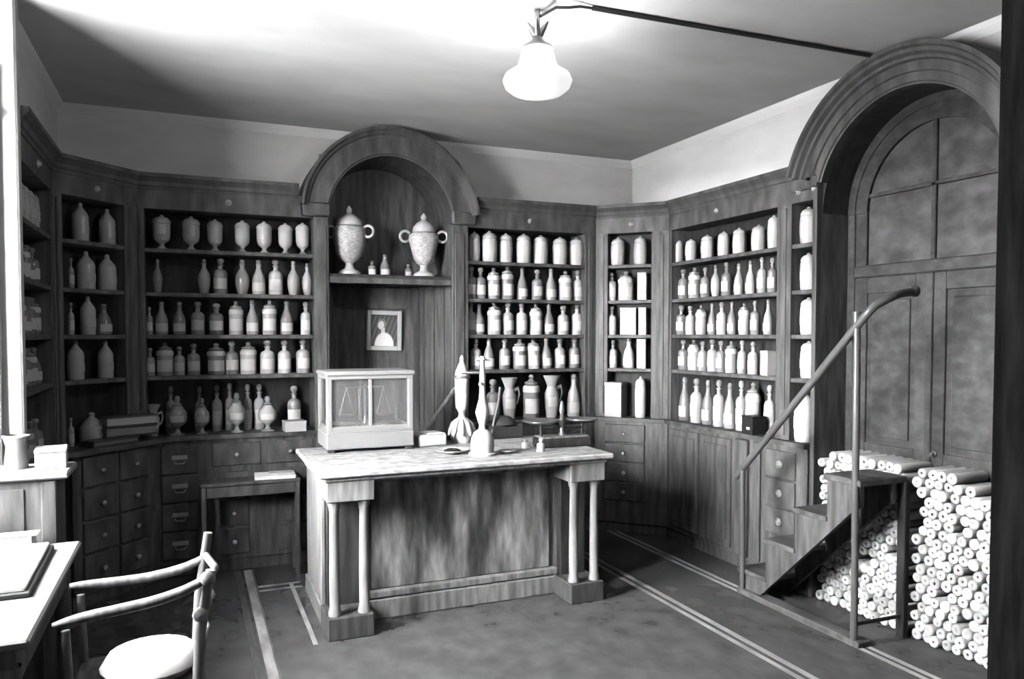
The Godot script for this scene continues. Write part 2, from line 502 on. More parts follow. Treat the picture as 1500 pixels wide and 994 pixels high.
# base cupboard: cells = [kind, x0, x1, y0, y1]
func base_cabinet(o: Vector3, u: Vector3, width: float, deep: float, cells: Array, label: String) -> Node3D:
	var t := thing("base_cabinet", label, "cabinet", frame(o, u))
	put("carcass", mb().span(Vector3(0, 0.08, -deep), Vector3(width, WT - 0.032, 0), 0.003), M.wood_v, t)
	put("plinth", mb().span(Vector3(0, 0, -deep), Vector3(width, 0.08, -0.015), 0.002), M.wood_v, t)
	for c in cells:
		var x0: float = c[1]
		var x1: float = c[2]
		var y0: float = c[3]
		var y1: float = c[4]
		if c[0] == "drawer":
			var d := put("drawer", mb().span(Vector3(x0, y0, -0.01), Vector3(x1, y1, 0.014), 0.005), M.wood_h, t)
			knob_on(d, Vector3((x0 + x1) / 2, (y0 + y1) / 2, 0.014))
		elif c[0] == "plate":
			var d := put("drawer", mb().span(Vector3(x0, y0, -0.01), Vector3(x1, y1, 0.014), 0.005), M.wood_h, t)
			put("label_holder", mb().box(Vector3((x0 + x1) / 2, (y0 + y1) / 2 + 0.02, 0.016), Vector3(0.1, 0.03, 0.006), 0.002), M.knob, d)
			put("pull", mb().tube([Vector3((x0 + x1) / 2 - 0.035, (y0 + y1) / 2 - 0.005, 0.015), Vector3((x0 + x1) / 2 - 0.025, (y0 + y1) / 2 - 0.02, 0.03), Vector3((x0 + x1) / 2 + 0.025, (y0 + y1) / 2 - 0.02, 0.03), Vector3((x0 + x1) / 2 + 0.035, (y0 + y1) / 2 - 0.005, 0.015)], 0.004, 6), M.knob, d)
		elif c[0] == "ring":
			var d := put("drawer", mb().span(Vector3(x0, y0, -0.01), Vector3(x1, y1, 0.014), 0.005), M.wood_h, t)
			put("ring_pull", mb().lathe(Vector3((x0 + x1) / 2, (y0 + y1) / 2, 0.014), [Vector2(0.026, 0), Vector2(0.026, 0.006), Vector2(0.018, 0.012), Vector2(0.014, 0.004), Vector2(0.008, 0.012), Vector2(0, 0.016)], 14, Basis(Vector3.RIGHT, PI / 2)), M.knob, d)
		else:
			var d := put("door", mb().span(Vector3(x0, y0, -0.01), Vector3(x1, y1, 0.012), 0.004), M.wood_v, t)
			put("panel", mb().span(Vector3(x0 + 0.045, y0 + 0.05, 0.006), Vector3(x1 - 0.045, y1 - 0.05, 0.02), 0.008), M.wood_v, d)
			if c[0] == "door_knob": knob_on(d, Vector3(x1 - 0.022, (y0 + y1) / 2, 0.012))
	return t

func build_shelving() -> void:
	var q := sqrt(0.5)
	# left wall, runs from the window bay to the corner
	var l := shelving(Vector3(XL, 0, -4.205), Vector3(0, 0, -1), 1.02, [[0.05, 0.965]], 0.22, "dark wooden shelving on the wall beside the window bay", 0.0, 0.0)
	rosette(l, 0.55, 2.56)
	# corner by the window
	var a := shelving(Vector3(XL, 0, -5.225), Vector3(q, 0, -q), 0.601, [[0.06, 0.50]], 0.18, "narrow dark shelving across the corner between window wall and niche wall")
	rosette(a, 0.3, 2.56)
	var b := shelving(Vector3(-0.31, 0, ZB), Vector3(1, 0, 0), 1.14, [[0.04, 1.14]], 0.26, "wide dark shelving between the window corner and the arched niche", 0.0, -0.1)
	rosette(b, 0.57, 2.56)
	var c := shelving(Vector3(2.015, 0, ZB), Vector3(1, 0, 0), 1.135, [[0.0, 1.035]], 0.26, "wide dark shelving between the arched niche and the far corner", -0.07, 0.0)
	rosette(c, 0.53, 2.565)
	var d := shelving(Vector3(3.15, 0, ZB), Vector3(q, 0, q), 0.615, [[0.105, 0.47]], 0.14, "narrow dark shelving across the far corner")
	rosette(d, 0.3, 2.56)
	var e := shelving(Vector3(XR, 0, -5.215), Vector3(0, 0, 1), 1.55, [[0.03, 1.23], [1.36, 1.55]], 0.19, "dark shelving between the far corner and the arched doors", 0.0, -0.16)
	rosette(e, 0.6, 2.56); rosette(e, 1.42, 2.56)
	# worktops: one board up to the niche, one from the niche to the doors
	var T := Transform3D(Basis(Vector3(1, 0, 0), Vector3(0, 0, 1), Vector3(0, -1, 0)), Vector3(0, WT, 0))
	var wl := put("worktop", mb().prism(PackedVector2Array([Vector2(-0.97, -4.205), Vector2(XL + 0.05, -4.205), Vector2(XL + 0.05, -5.04), Vector2(-0.125, ZB + 0.05), Vector2(0.83, ZB + 0.05), Vector2(0.83, -5.93), Vector2(-0.97, -5.93)]), 0.0, 0.03, T), M.wood_h)
	tag(wl, "dark wooden worktop running from the window wall to the niche", "worktop")
	var wr := put("worktop", mb().prism(PackedVector2Array([Vector2(2.015, -5.93), Vector2(2.015, ZB + 0.05), Vector2(3.13, ZB + 0.05), Vector2(XR - 0.05, -5.195), Vector2(XR - 0.05, -3.668), Vector2(3.8, -3.668), Vector2(3.8, -5.93)]), 0.0, 0.03, T), M.wood_h)
	tag(wr, "dark wooden worktop running from the niche round the far corner", "worktop")
	# base cupboards
	var cl := []
	for k in 4: cl.append(["drawer", 0.06, 0.5, 0.13 + k * 0.195, 0.31 + k * 0.195])
	for k in 4: cl.append(["drawer", 0.54, 0.96, 0.13 + k * 0.195, 0.31 + k * 0.195])
	base_cabinet(Vector3(XL, 0, -4.205), Vector3(0, 0, -1), 1.0, 0.22, cl, "dark base cabinet of drawers beside the window bay")
	var ca := []
	for k in 4:
		ca.append(["drawer", 0.06, 0.30, 0.13 + k * 0.2, 0.315 + k * 0.2])
		ca.append(["drawer", 0.32, 0.54, 0.13 + k * 0.2, 0.315 + k * 0.2])
	base_cabinet(Vector3(XL + 0.085, 0, -5.225 + 0.085), Vector3(q, 0, -q), 0.601, 0.18, ca, "dark base cabinet with knobbed drawers across the window corner")
	var cb := []
	for k in 4: cb.append(["plate", 0.10, 0.33, 0.12 + k * 0.195, 0.305 + k * 0.195])
	cb.append(["drawer", 0.42, 0.74, 0.74, 0.9]); cb.append(["drawer", 0.78, 1.1, 0.74, 0.9])
	for k in 3:
		cb.append(["drawer", 0.46, 0.66, 0.12 + k * 0.2, 0.3 + k * 0.2])
		cb.append(["drawer", 0.86, 1.08, 0.12 + k * 0.2, 0.3 + k * 0.2])
	base_cabinet(Vector3(-0.29, 0, ZB + 0.02), Vector3(1, 0, 0), 1.12, 0.26, cb, "dark base cabinet with label-plate drawers behind the small writing table")
	var cc := []
	for k in 4: cc.append(["door", 0.03 + k * 0.27, 0.28 + k * 0.27, 0.12, 0.9])
	base_cabinet(Vector3(2.015, 0, ZB + 0.02), Vector3(1, 0, 0), 1.115, 0.26, cc, "dark base cabinet with doors behind the marble-topped counter")
	var cd := []
	for k in 4: cd.append(["drawer", 0.09, 0.43, 0.27 + k * 0.162, 0.42 + k * 0.162])
	base_cabinet(Vector3(3.15 - 0.014, 0, ZB + 0.014), Vector3(q, 0, q), 0.615, 0.14, cd, "narrow base cabinet of four drawers across the far corner")
	var ce := [["door", 0.05, 0.42, 0.12, 0.9], ["door", 0.45, 0.80, 0.12, 0.9]]
	for k in 3: ce.append(["ring", 1.16, 1.43, 0.33 + k * 0.19, 0.51 + k * 0.19])
	var eb := base_cabinet(Vector3(XR - 0.02, 0, -5.195), Vector3(0, 0, 1), 1.525, 0.19, ce, "base cabinet with doors and ring-pull drawers behind the steps")
	put("pilaster", mb().span(Vector3(0.86, 0.1, 0), Vector3(0.99, 0.92, 0.03), 0.006), M.wood_v, eb)
	put("pilaster", mb().span(Vector3(1.04, 0.1, 0), Vector3(1.11, 0.92, 0.02), 0.006), M.wood_v, eb)

# ------------------------------------------------------------------ arched niche in the back wall
func build_niche() -> void:
	var t := thing("arched_niche", "dark arched wooden niche with moulded surround in the back wall", "niche", Transform3D(Basis.IDENTITY, Vector3(NX, 0, ZB)))
	var cy := 2.51
	var r0 := 0.47
	var bk := -0.5
	for s in [-1, 1]:
		put("pilaster", mb().span(Vector3(s * r0, 0, -0.30), Vector3(-0.579 if s < 0 else 0.604, 2.52, 0.012), 0.006), M.wood_v, t)
		put("moulding", mb().span(Vector3(s * 0.49, WT, 0.012), Vector3(s * 0.565, 2.44, 0.024), 0.006), M.wood_v, t)
		put("jamb_panel", mb().span(Vector3(s * r0, 0, bk), Vector3(s * (r0 + 0.03), cy, -0.29), 0.0), M.wood_v, t)
		var tf := Transform3D(Basis(Vector3(1, 0, 0), Vector3(0, 0, 1), Vector3(0, -1, 0)), Vector3.ZERO)
		put("splayed_jamb", mb().prism(PackedVector2Array([Vector2(s * r0, -0.06), Vector2(s * 0.345, bk), Vector2(s * r0, bk)]), -2.04, 0.0, tf), M.wood_v, t)
		for k in 3:
			var f0: float = [0.14, 0.46, 0.8][k]
			var f1 := f0 + 0.1
			var pa := Vector2(s * r0, -0.06).lerp(Vector2(s * 0.345, bk), f0)
			var pb := Vector2(s * r0, -0.06).lerp(Vector2(s * 0.345, bk), f1)
			var nn := Vector2(-s * 0.44, 0.125).normalized() * 0.014
			put("jamb_moulding", mb().prism(PackedVector2Array([pa, pb, pb + nn, pa + nn]), -2.02, -0.2, tf), M.wood_v, t)
		put("capital", mb().span(Vector3(s * 0.462, 2.5, -0.05), Vector3(s * 0.66, 2.60, 0.05), 0.012), M.wood_h, t)
	var a0 := asin(0.06 / 0.6)
	put("arch_fascia", mb().arch(Vector3(0, cy, 0), [Vector2(r0, -0.05), Vector2(0.60, -0.05), Vector2(0.60, 0.03), Vector2(0.485, 0.03), Vector2(0.48, 0.018), Vector2(r0, 0.016)], a0, PI - a0), M.wood_h, t)
	put("arch_moulding", mb().arch(Vector3(0, cy, 0), [Vector2(0.595, -0.29), Vector2(0.675, -0.29), Vector2(0.675, 0.085), Vector2(0.655, 0.085), Vector2(0.64, 0.065), Vector2(0.63, 0.06), Vector2(0.615, 0.04), Vector2(0.595, 0.036)], a0, PI - a0), M.wood_h, t)
	put("vault", mb().arch(Vector3(0, cy, 0), [Vector2(r0, bk), Vector2(r0 + 0.03, bk), Vector2(r0 + 0.03, -0.04), Vector2(r0, -0.04)], 0.0, PI), M.wood_v, t)
	put("back_panel", mb().span(Vector3(-0.52, 0, bk - 0.03), Vector3(0.52, 3.05, bk), 0.0), M.wood_v, t)
	for s in [-1, 1]:
		put("back_stile", mb().span(Vector3(s * 0.345, 0, bk), Vector3(s * 0.27, 2.03, bk + 0.02), 0.004), M.wood_v, t)
	put("back_rail", mb().span(Vector3(-0.27, 1.86, bk), Vector3(0.27, 2.03, bk + 0.02), 0.004), M.wood_h, t)
	put("back_rail", mb().span(Vector3(-0.27, 0.9, bk), Vector3(0.27, 1.0, bk + 0.02), 0.004), M.wood_h, t)
	put("shelf", mb().span(Vector3(-r0, 2.04, -0.495), Vector3(r0, 2.10, -0.02), 0.005), M.wood_dark, t)
	put("shelf_edge", mb().span(Vector3(-r0, 2.03, -0.025), Vector3(r0, 2.075, -0.008), 0.004), M.wood_h, t)

# ------------------------------------------------------------------ arched doors in the right wall
func build_doors() -> void:
	var T := frame(Vector3(XR, 0, DZ), Vector3(0, 0, 1))
	var t := thing("arched_surround", "moulded dark wooden arch around the double doors above the steps", "door surround", T)
	var cy := 2.40
	var r0 := 0.59
	for s in [-1, 1]:
		put("jamb", mb().span(Vector3(s * r0, 0.0, -0.33), Vector3(s * 0.625, 2.62, 0.01), 0.004), M.wood_v, t)
		put("capital", mb().span(Vector3(s * 0.583, 2.56, -0.04), Vector3(s * 0.80, 2.635, 0.035), 0.01), M.wood_h, t)
	put("pilaster", mb().span(Vector3(0.62, 0, -0.1), Vector3(0.8, 2.62, 0.0), 0.006), M.wood_v, t)
	var a0 := asin(0.215 / 0.7)
	put("arch_fascia", mb().arch(Vector3(0, cy, 0), [Vector2(r0, -0.05), Vector2(0.70, -0.05), Vector2(0.70, 0.035), Vector2(0.655, 0.035), Vector2(0.65, 0.022), Vector2(0.605, 0.02), Vector2(0.60, 0.01), Vector2(r0, 0.008)], a0, PI - a0), M.wood_h, t)
	put("arch_moulding", mb().arch(Vector3(0, cy, 0), [Vector2(0.695, -0.1), Vector2(0.792, -0.1), Vector2(0.792, 0.11), Vector2(0.77, 0.11), Vector2(0.76, 0.09), Vector2(0.742, 0.086), Vector2(0.728, 0.06), Vector2(0.712, 0.056), Vector2(0.704, 0.036), Vector2(0.695, 0.034)], a0, PI - a0), M.wood_h, t)
	put("vault", mb().arch(Vector3(0, cy, 0), [Vector2(r0, -0.33), Vector2(r0 + 0.03, -0.33), Vector2(r0 + 0.03, -0.04), Vector2(r0, -0.04)], 0.0, PI), M.wood_dark, t)
	rosette(t, -0.62, 2.56)
	# the doors themselves, 0.265 behind the face
	var D := Transform3D(T.basis, T * Vector3(0, 0, -0.265))
	var d := Node3D.new()
	d.name = numbered("door_1"); add_child(d); d.transform = D
	d.set_meta("kind", "structure"); tag(d, "arched double doors with wooden lower panels and four dusty panes above", "door")
	var sill := 0.86
	put("wall_panel", mb().span(Vector3(-r0, 0, -0.06), Vector3(r0, sill, -0.03), 0.0), M.wood_dark, d)
	put("sill", mb().span(Vector3(-r0, sill - 0.04, -0.06), Vector3(r0, sill, 0.06), 0.006), M.wood_h, d)
	for s in [-1, 1]:
		put("frame_stile", mb().span(Vector3(s * r0, sill, -0.05), Vector3(s * 0.535, cy, 0.02), 0.006), M.door, d)
		var lf := put("leaf", mb().span(Vector3(s * 0.005, sill + 0.005, -0.03), Vector3(s * 0.533, 2.0, 0.0), 0.004), M.door, d)
		for e in [[0.005, 0.095], [0.44, 0.533]]:
			put("leaf_stile", mb().span(Vector3(s * e[0], sill + 0.005, 0), Vector3(s * e[1], 2.0, 0.014), 0.006), M.door, lf)
		for e in [[sill + 0.005, sill + 0.13], [1.9, 2.0]]:
			put("leaf_rail", mb().span(Vector3(s * 0.095, e[0], 0), Vector3(s * 0.44, e[1], 0.014), 0.006), M.door, lf)
		put("panel", mb().span(Vector3(s * 0.135, sill + 0.17, -0.002), Vector3(s * 0.40, 1.86, 0.012), 0.012), M.door, lf)
		put("leaf_stile", mb().span(Vector3(s * 0.45, 2.07, -0.03), Vector3(s * 0.535, cy, 0.012), 0.006), M.door, d)
	put("astragal", mb().span(Vector3(-0.022, sill + 0.005, 0.01), Vector3(0.022, 2.0, 0.026), 0.008), M.door, d)
	put("lock", mb().lathe(Vector3(0.04, 0.98, 0.014), [Vector2(0.02, 0), Vector2(0.02, 0.006), Vector2(0.008, 0.01), Vector2(0.014, 0.03), Vector2(0, 0.036)], 12, Basis(Vector3.RIGHT, PI / 2)), M.iron, d)
	put("transom", mb().span(Vector3(-0.535, 2.0, -0.05), Vector3(0.535, 2.075, 0.025), 0.008), M.door, d)
	put("frame_arch", mb().arch(Vector3(0, cy, 0), [Vector2(0.535, -0.05), Vector2(r0, -0.05), Vector2(r0, 0.02), Vector2(0.535, 0.02)], 0.0, PI), M.door, d)
	put("leaf_arch", mb().arch(Vector3(0, cy, 0), [Vector2(0.45, -0.03), Vector2(0.537, -0.03), Vector2(0.537, 0.012), Vector2(0.45, 0.012)], 0.0, PI), M.door, d)
	put("mullion", mb().span(Vector3(-0.016, 2.07, -0.025), Vector3(0.016, cy + 0.46, 0.008), 0.005), M.door, d)
	put("muntin", mb().span(Vector3(-0.45, 2.485, -0.025), Vector3(0.45, 2.51, 0.008), 0.005), M.door, d)
	for s in [-1, 1]:
		put("pane", mb().span(Vector3(s * 0.012, 2.07, -0.015), Vector3(s * 0.455, 2.49, -0.009), 0.0), M.pane_dusty, d)
		var poly := PackedVector2Array([Vector2(s * 0.012, 2.505)])
		var a_s := asin((2.505 - cy) / 0.455)
		for k in 13:
			var a: float = lerp(a_s, PI / 2, k / 12.0)
			poly.append(Vector2(s * max(0.012, 0.455 * cos(a)), cy + 0.455 * sin(a)))
		put("pane", mb().prism(poly, -0.015, -0.009), M.pane_dusty, d)

# ------------------------------------------------------------------ the counter
func build_counter() -> void:
	var x0 := 0.66
	var x1 := 2.355
	var zf := -4.10
	var zk := -5.0
	var t := thing("counter", "large wooden counter with marble top and paired columns at its front", "counter", Transform3D(Basis.IDENTITY, Vector3((x0 + x1) / 2, 0, zf)))
	var w := (x1 - x0) / 2
	var dp := zk - zf
	put("carcass", mb().span(Vector3(-w + 0.02, 0.05, dp), Vector3(w - 0.02, 0.87, -0.26), 0.004), M.counter, t)
	put("plinth", mb().span(Vector3(-w + 0.005, 0, dp), Vector3(w - 0.005, 0.115, -0.225), 0.006), M.counter, t)
	put("front_panel", mb().span(Vector3(-w + 0.28, 0.17, -0.27), Vector3(w - 0.26, 0.83, -0.245), 0.006), M.veneer, t)
	put("panel_rail", mb().span(Vector3(-w + 0.2, 0.115, -0.27), Vector3(w - 0.2, 0.17, -0.23), 0.012), M.counter, t)
	put("panel_rail", mb().span(Vector3(-w + 0.2, 0.80, -0.27), Vector3(w - 0.2, 0.87, -0.235), 0.008), M.counter, t)
	for s in [-1, 1]:
		put("side_panel", mb().span(Vector3(s * (w - 0.025), 0.16, dp + 0.08), Vector3(s * (w - 0.012), 0.82, -0.33), 0.006), M.counter, t)
		put("side_rail", mb().span(Vector3(s * (w - 0.03), 0.82, dp), Vector3(s * (w - 0.006), 0.87, -0.24), 0.004), M.counter, t)
		put("side_stile", mb().span(Vector3(s * (w - 0.03), 0.1, -0.31), Vector3(s * (w - 0.006), 0.86, -0.24), 0.004), M.counter, t)
		var cx: float = -w + 0.128 if s < 0 else w - 0.118
		var hw: float = 0.126 if s < 0 else 0.116
		put("base_block", mb().span(Vector3(cx - hw, 0, -0.26), Vector3(cx + hw, 0.125, 0.0), 0.006), M.counter_base, t)
		put("capital_block", mb().span(Vector3(cx - hw - 0.002, 0.75, -0.26), Vector3(cx + hw + 0.004, 0.868, 0.0), 0.005), M.counter, t)
		put("back_board", mb().span(Vector3(cx - hw + 0.03, 0.12, -0.26), Vector3(cx + hw - 0.03, 0.76, -0.2), 0.004), M.wood_dark, t)
		for e in [-1, 1]:
			var c := put("column", mb().lathe(Vector3(cx + e * (hw - 0.045), 0.125, -0.05), [Vector2(0.036, 0), Vector2(0.036, 0.02), Vector2(0.031, 0.026), Vector2(0.033, 0.035), Vector2(0.028, 0.042), Vector2(0.029, 0.2), Vector2(0.025, 0.57), Vector2(0.029, 0.578), Vector2(0.027, 0.586), Vector2(0.034, 0.6), Vector2(0.035, 0.625)], 20), M.counter, t)
			if e == 0: c.free()
	# moulded edge under the slab and the slab itself
	put("cornice_step", mb().span(Vector3(-w - 0.012, 0.862, dp - 0.01), Vector3(w + 0.012, 0.886, 0.012), 0.008), M.counter, t)
	put("marble_top", mb().span(Vector3(-w - 0.045, 0.886, dp - 0.03), Vector3(w + 0.045, 0.92, 0.035), 0.008), M.marble, t)

# ------------------------------------------------------------------ steps with handrail
func build_steps() -> void:
	var t := thing("steps", "open wooden steps with a thin metal handrail rising to the arched doors", "steps")
	var xa := 3.24
	var xb := 3.50
	for k in 3:
		var h := 0.16 + 0.242 * k
		var z := -3.905 + 0.24 * k
		put("tread", mb().span(Vector3(xa - 0.01, h - 0.03, z - 0.015), Vector3(xb, h, z + 0.245), 0.005), M.wood_h, t)
	put("landing", mb().span(Vector3(xa - 0.02, 0.85, -3.2), Vector3(xb + 0.07, 0.885, -2.945), 0.006), M.wood_h, t)
	for x in [xa, xb - 0.03]:
		var poly := PackedVector2Array([Vector2(-3.90, 0.0), Vector2(-3.90, 0.131), Vector2(-3.665, 0.131), Vector2(-3.665, 0.373), Vector2(-3.425, 0.373), Vector2(-3.425, 0.615), Vector2(-3.185, 0.615), Vector2(-3.185, 0.851), Vector2(-2.96, 0.851), Vector2(-2.96, 0.74), Vector2(-3.0, 0.715), Vector2(-3.745, 0.0)])
		put("stringer", mb().prism(poly, x, x + 0.03, Transform3D(Basis(Vector3(0, 0, 1), Vector3.UP, Vector3(1, 0, 0)), Vector3.ZERO)), M.wood_v, t)
	put("leg", mb().span(Vector3(xb + 0.045, 0, -2.99), Vector3(xb + 0.088, 0.86, -2.94), 0.005), M.wood_dark, t)
	# posts and rail
	put("post", mb().tube([Vector3(xa - 0.012, 0, -2.975), Vector3(xa - 0.012, 1.6, -2.985), Vector3(xa - 0.012, 1.77, -2.99)], 0.019, 12), M.rail, t)
	put("post", mb().tube([Vector3(xa - 0.012, 0, -3.86), Vector3(xa - 0.012, 0.80, -3.87)], 0.017, 12), M.rail, t)
	put("brace", mb().tube([Vector3(xa - 0.012, 0.115, -2.975), Vector3(xb + 0.06, 0.115, -2.965)], 0.011, 8), M.iron, t)
	var pts := []
	var A := hit(1078, 698, Vector3(xa - 0.012, 0, 0), Vector3(1, 0, 0))
	var B := hit(1268, 462, Vector3(xa - 0.012, 0, 0), Vector3(1, 0, 0))
	pts.append(A); pts.append(A.lerp(B, 0.5)); pts.append(B)
	pts.append(B + Vector3(0.02, 0.05, 0.035)); pts.append(B + Vector3(0.09, 0.085, 0.055)); pts.append(B + Vector3(0.18, 0.115, 0.05)); pts.append(B + Vector3(0.30, 0.13, 0.04))
	put("handrail", mb().tube(pts, 0.022, 12), M.rail, t)
	put("rail_end", mb().lathe(pts[6], [Vector2(0, -0.03), Vector2(0.022, -0.028), Vector2(0.03, -0.01), Vector2(0.03, 0.01), Vector2(0.02, 0.02), Vector2(0, 0.02)], 12, Basis(Vector3(0, 0, 1), -PI / 2)), M.rail, t)
	put("kerb", mb().span(Vector3(xa - 0.03, 0, -3.9), Vector3(xa + 0.06, 0.035, -2.93), 0.006), M.wood_h, t)

# ------------------------------------------------------------------ ceiling lamp and its conduit
func build_lamp() -> void:
	var p := hit(796, 6, Vector3(0, CEIL, 0), Vector3.UP)
	var c := Vector3(p.x - 0.03, 0, p.z)
	var t := thing("ceiling_lamp", "lit white glass bell lamp hanging from the ceiling", "lamp", Transform3D(Basis.IDENTITY, Vector3(c.x, CEIL, c.z)))
	put("ceiling_rose", mb().lathe(Vector3(0, 0, 0), [Vector2(0, -0.03), Vector2(0.05, -0.028), Vector2(0.085, -0.012), Vector2(0.09, 0.0)], 20), M.trim, t)
	put("stem", mb().tube([Vector3(0, -0.02, 0), Vector3(0, -0.16, 0)], 0.012, 10), M.brass, t)
	for k in 4:
		var a := k * PI / 2 + 0.5
		var u := Vector3(cos(a), 0, sin(a))
		put("leaf_ornament", mb().tube([Vector3(0, -0.15, 0) + u * 0.01, Vector3(0, -0.115, 0) + u * 0.03, Vector3(0, -0.085, 0) + u * 0.05], [0.016, 0.013, 0.003], 8), M.brass, t)
	put("collar", mb().lathe(Vector3(0, -0.215, 0), [Vector2(0.075, 0), Vector2(0.07, 0.012), Vector2(0.035, 0.035), Vector2(0.018, 0.06), Vector2(0.014, 0.075)], 18), M.brass, t)
	var prof := [Vector2(0.0, -0.432), Vector2(0.06, -0.43), Vector2(0.12, -0.415), Vector2(0.152, -0.39), Vector2(0.163, -0.36), Vector2(0.152, -0.335), Vector2(0.12, -0.315), Vector2(0.095, -0.295), Vector2(0.085, -0.265), Vector2(0.078, -0.235), Vector2(0.06, -0.212), Vector2(0.0, -0.205)]
	put("shade", mb().lathe(Vector3.ZERO, prof, 28), M.shade, t)
	var o := OmniLight3D.new()
	o.name = "lamp_light"
	o.light_energy = 2.0; o.omni_range = 12.0; o.omni_attenuation = 2.0; o.light_size = 0.12; o.shadow_enabled = true
	o.position = Vector3(0, -0.33, 0)
	t.add_child(o)
	var q := thing("cable_conduit", "thin dark cable pipe running along the ceiling to the arch", "cable", Transform3D(Basis.IDENTITY, Vector3(0, CEIL, 0)))
	var a := hit(868, 8, Vector3(0, CEIL, 0), Vector3.UP)
	var b := hit(1285, 80, Vector3(0, CEIL, 0), Vector3.UP)
	put("pipe", mb().tube([Vector3(a.x, -0.013, a.z), Vector3(b.x, -0.013, b.z)], 0.011, 8), M.iron, q)
	put("flex", mb().tube([Vector3(a.x, -0.013, a.z), Vector3(a.x - 0.07, -0.02, a.z + 0.01), Vector3(a.x - 0.13, -0.035, a.z + 0.01), Vector3(a.x - 0.19, -0.04, a.z), Vector3(c.x + 0.012, -0.06, c.z)], 0.007, 8), M.iron, q)

# ------------------------------------------------------------------ table, cabinet and papers by the window
func build_left_corner() -> void:
	var t := thing("writing_desk", "pale-topped writing desk standing in the window bay", "desk", Transform3D(Basis.IDENTITY, Vector3(-0.82, 0, -3.16)))
	put("desk_top", mb().box(Vector3(0, 0.745, 0), Vector3(0.75, 0.03, 1.17), 0.008), M.wood_case, t)
	put("apron", mb().box(Vector3(0, 0.66, 0), Vector3(0.66, 0.14, 1.06), 0.005), M.wood_v, t)
	for sx in [-0.31, 0.31]:
		for sz in [-0.51, 0.51]:
			put("leg", mb().lathe(Vector3(sx, 0, sz), [Vector2(0.018, 0), Vector2(0.024, 0.03), Vector2(0.017, 0.06), Vector2(0.026, 0.35), Vector2(0.02, 0.42), Vector2(0.033, 0.46), Vector2(0.033, 0.66)], 12), M.wood_v, t)
	var bl := thing("ledger", "large open ledger with pale pages lying on the desk", "book", Transform3D(Basis(Vector3.UP, 0.03), Vector3(-0.80, 0.76, -3.30)))
	put("cover", mb().box(Vector3(0, 0.01, 0), Vector3(0.56, 0.02, 0.64), 0.004), M.leather, bl)
	put("pages", mb().box(Vector3(0, 0.028, 0), Vector3(0.53, 0.018, 0.61), 0.004), M.paper, bl)
	put("writing", mb().box(Vector3(0.16, 0.0375, 0.05), Vector3(0.03, 0.001, 0.012), 0.0), M.core, bl)
	var st := thing("paper_stack", "thick stack of white paper at the far end of the desk", "paper", Transform3D(Basis.IDENTITY, Vector3(-0.86, 0.76, -3.69)))
	put("sheets", mb().box(Vector3(0, 0.03, 0), Vector3(0.5, 0.06, 0.085), 0.004), M.paper, st)
	put("top_sheet", mb().box(Vector3(0.02, 0.062, 0.0), Vector3(0.49, 0.003, 0.09), 0.0), M.paper_b, st)
	# low cabinet behind the desk
	var k := thing("low_cabinet", "low panelled cabinet standing behind the writing desk", "cabinet", Transform3D(Basis.IDENTITY, Vector3(-0.82, 0, -3.90)))
	put("body", mb().box(Vector3(0, 0.515, -0.02), Vector3(0.56, 1.03, 0.24), 0.005), M.wood_v, k)
	put("front_panel", mb().box(Vector3(-0.02, 0.88, 0.102), Vector3(0.36, 0.22, 0.012), 0.006), M.wood_v, k)
	put("stile", mb().box(Vector3(0.25, 0.52, 0.103), Vector3(0.06, 1.0, 0.02), 0.005), M.wood_v, k)
	put("cabinet_top", mb().box(Vector3(0, 1.045, -0.005), Vector3(0.66, 0.034, 0.28), 0.008), M.wood_case, k)
	var bx := thing("small_box", "small pale box on top of the low cabinet", "box", Transform3D(Basis(Vector3.UP, 0.1), Vector3(-0.575, 1.062, -3.92)))
	put("body", mb().box(Vector3(0, 0.035, 0), Vector3(0.12, 0.07, 0.14), 0.004), M.paper_b, bx)
	put("lid", mb().box(Vector3(0, 0.078, 0), Vector3(0.126, 0.018, 0.146), 0.004), M.wood_case, bx)
	var vs := thing("beaker", "grey glass beaker on the low cabinet beside the window frame", "beaker", Transform3D(Basis.IDENTITY, Vector3(-0.71, 1.062, -3.92)))
	put("body", mb().lathe(Vector3.ZERO, [Vector2(0, 0.0), Vector2(0.045, 0.0), Vector2(0.047, 0.02), Vector2(0.038, 0.1), Vector2(0.05, 0.14), Vector2(0.045, 0.14), Vector2(0.033, 0.1)], 16), M.glass_b, vs)
	put("rim", mb().lathe(Vector3(0, 0.138, 0), [Vector2(0.044, 0), Vector2(0.053, 0.002), Vector2(0.053, 0.008), Vector2(0.044, 0.01)], 16), M.glass_c, vs)
	# small writing table in front of the base cabinet
	var wt := thing("side_table", "small writing table standing against the drawers behind the glass case", "table", Transform3D(Basis.IDENTITY, Vector3(0.37, 0, -5.465)))
	put("table_top", mb().box(Vector3(0, 0.655, 0), Vector3(0.64, 0.025, 0.2), 0.005), M.wood_h, wt)
	put("apron", mb().box(Vector3(0.0, 0.605, 0.075), Vector3(0.57, 0.075, 0.02), 0.004), M.wood_case if false else M.wood_h, wt)
	for sx in [-0.3, 0.3]:
		for sz in [-0.075, 0.075]:
			put("leg", mb().box(Vector3(sx, 0.322, sz), Vector3(0.032, 0.644, 0.032), 0.004), M.wood_v, wt)
	var pp := thing("paper_sheaf", "white sheaf of paper on the small writing table", "paper", Transform3D(Basis(Vector3.UP, -0.06), Vector3(0.53, 0.6675, -5.465)))
	put("sheets", mb().box(Vector3(0, 0.012, 0), Vector3(0.27, 0.024, 0.18), 0.003), M.paper, pp)
	put("top_sheet", mb().box(Vector3(0.04, 0.0255, -0.05), Vector3(0.16, 0.003, 0.09), 0.0), M.paper_b, pp)

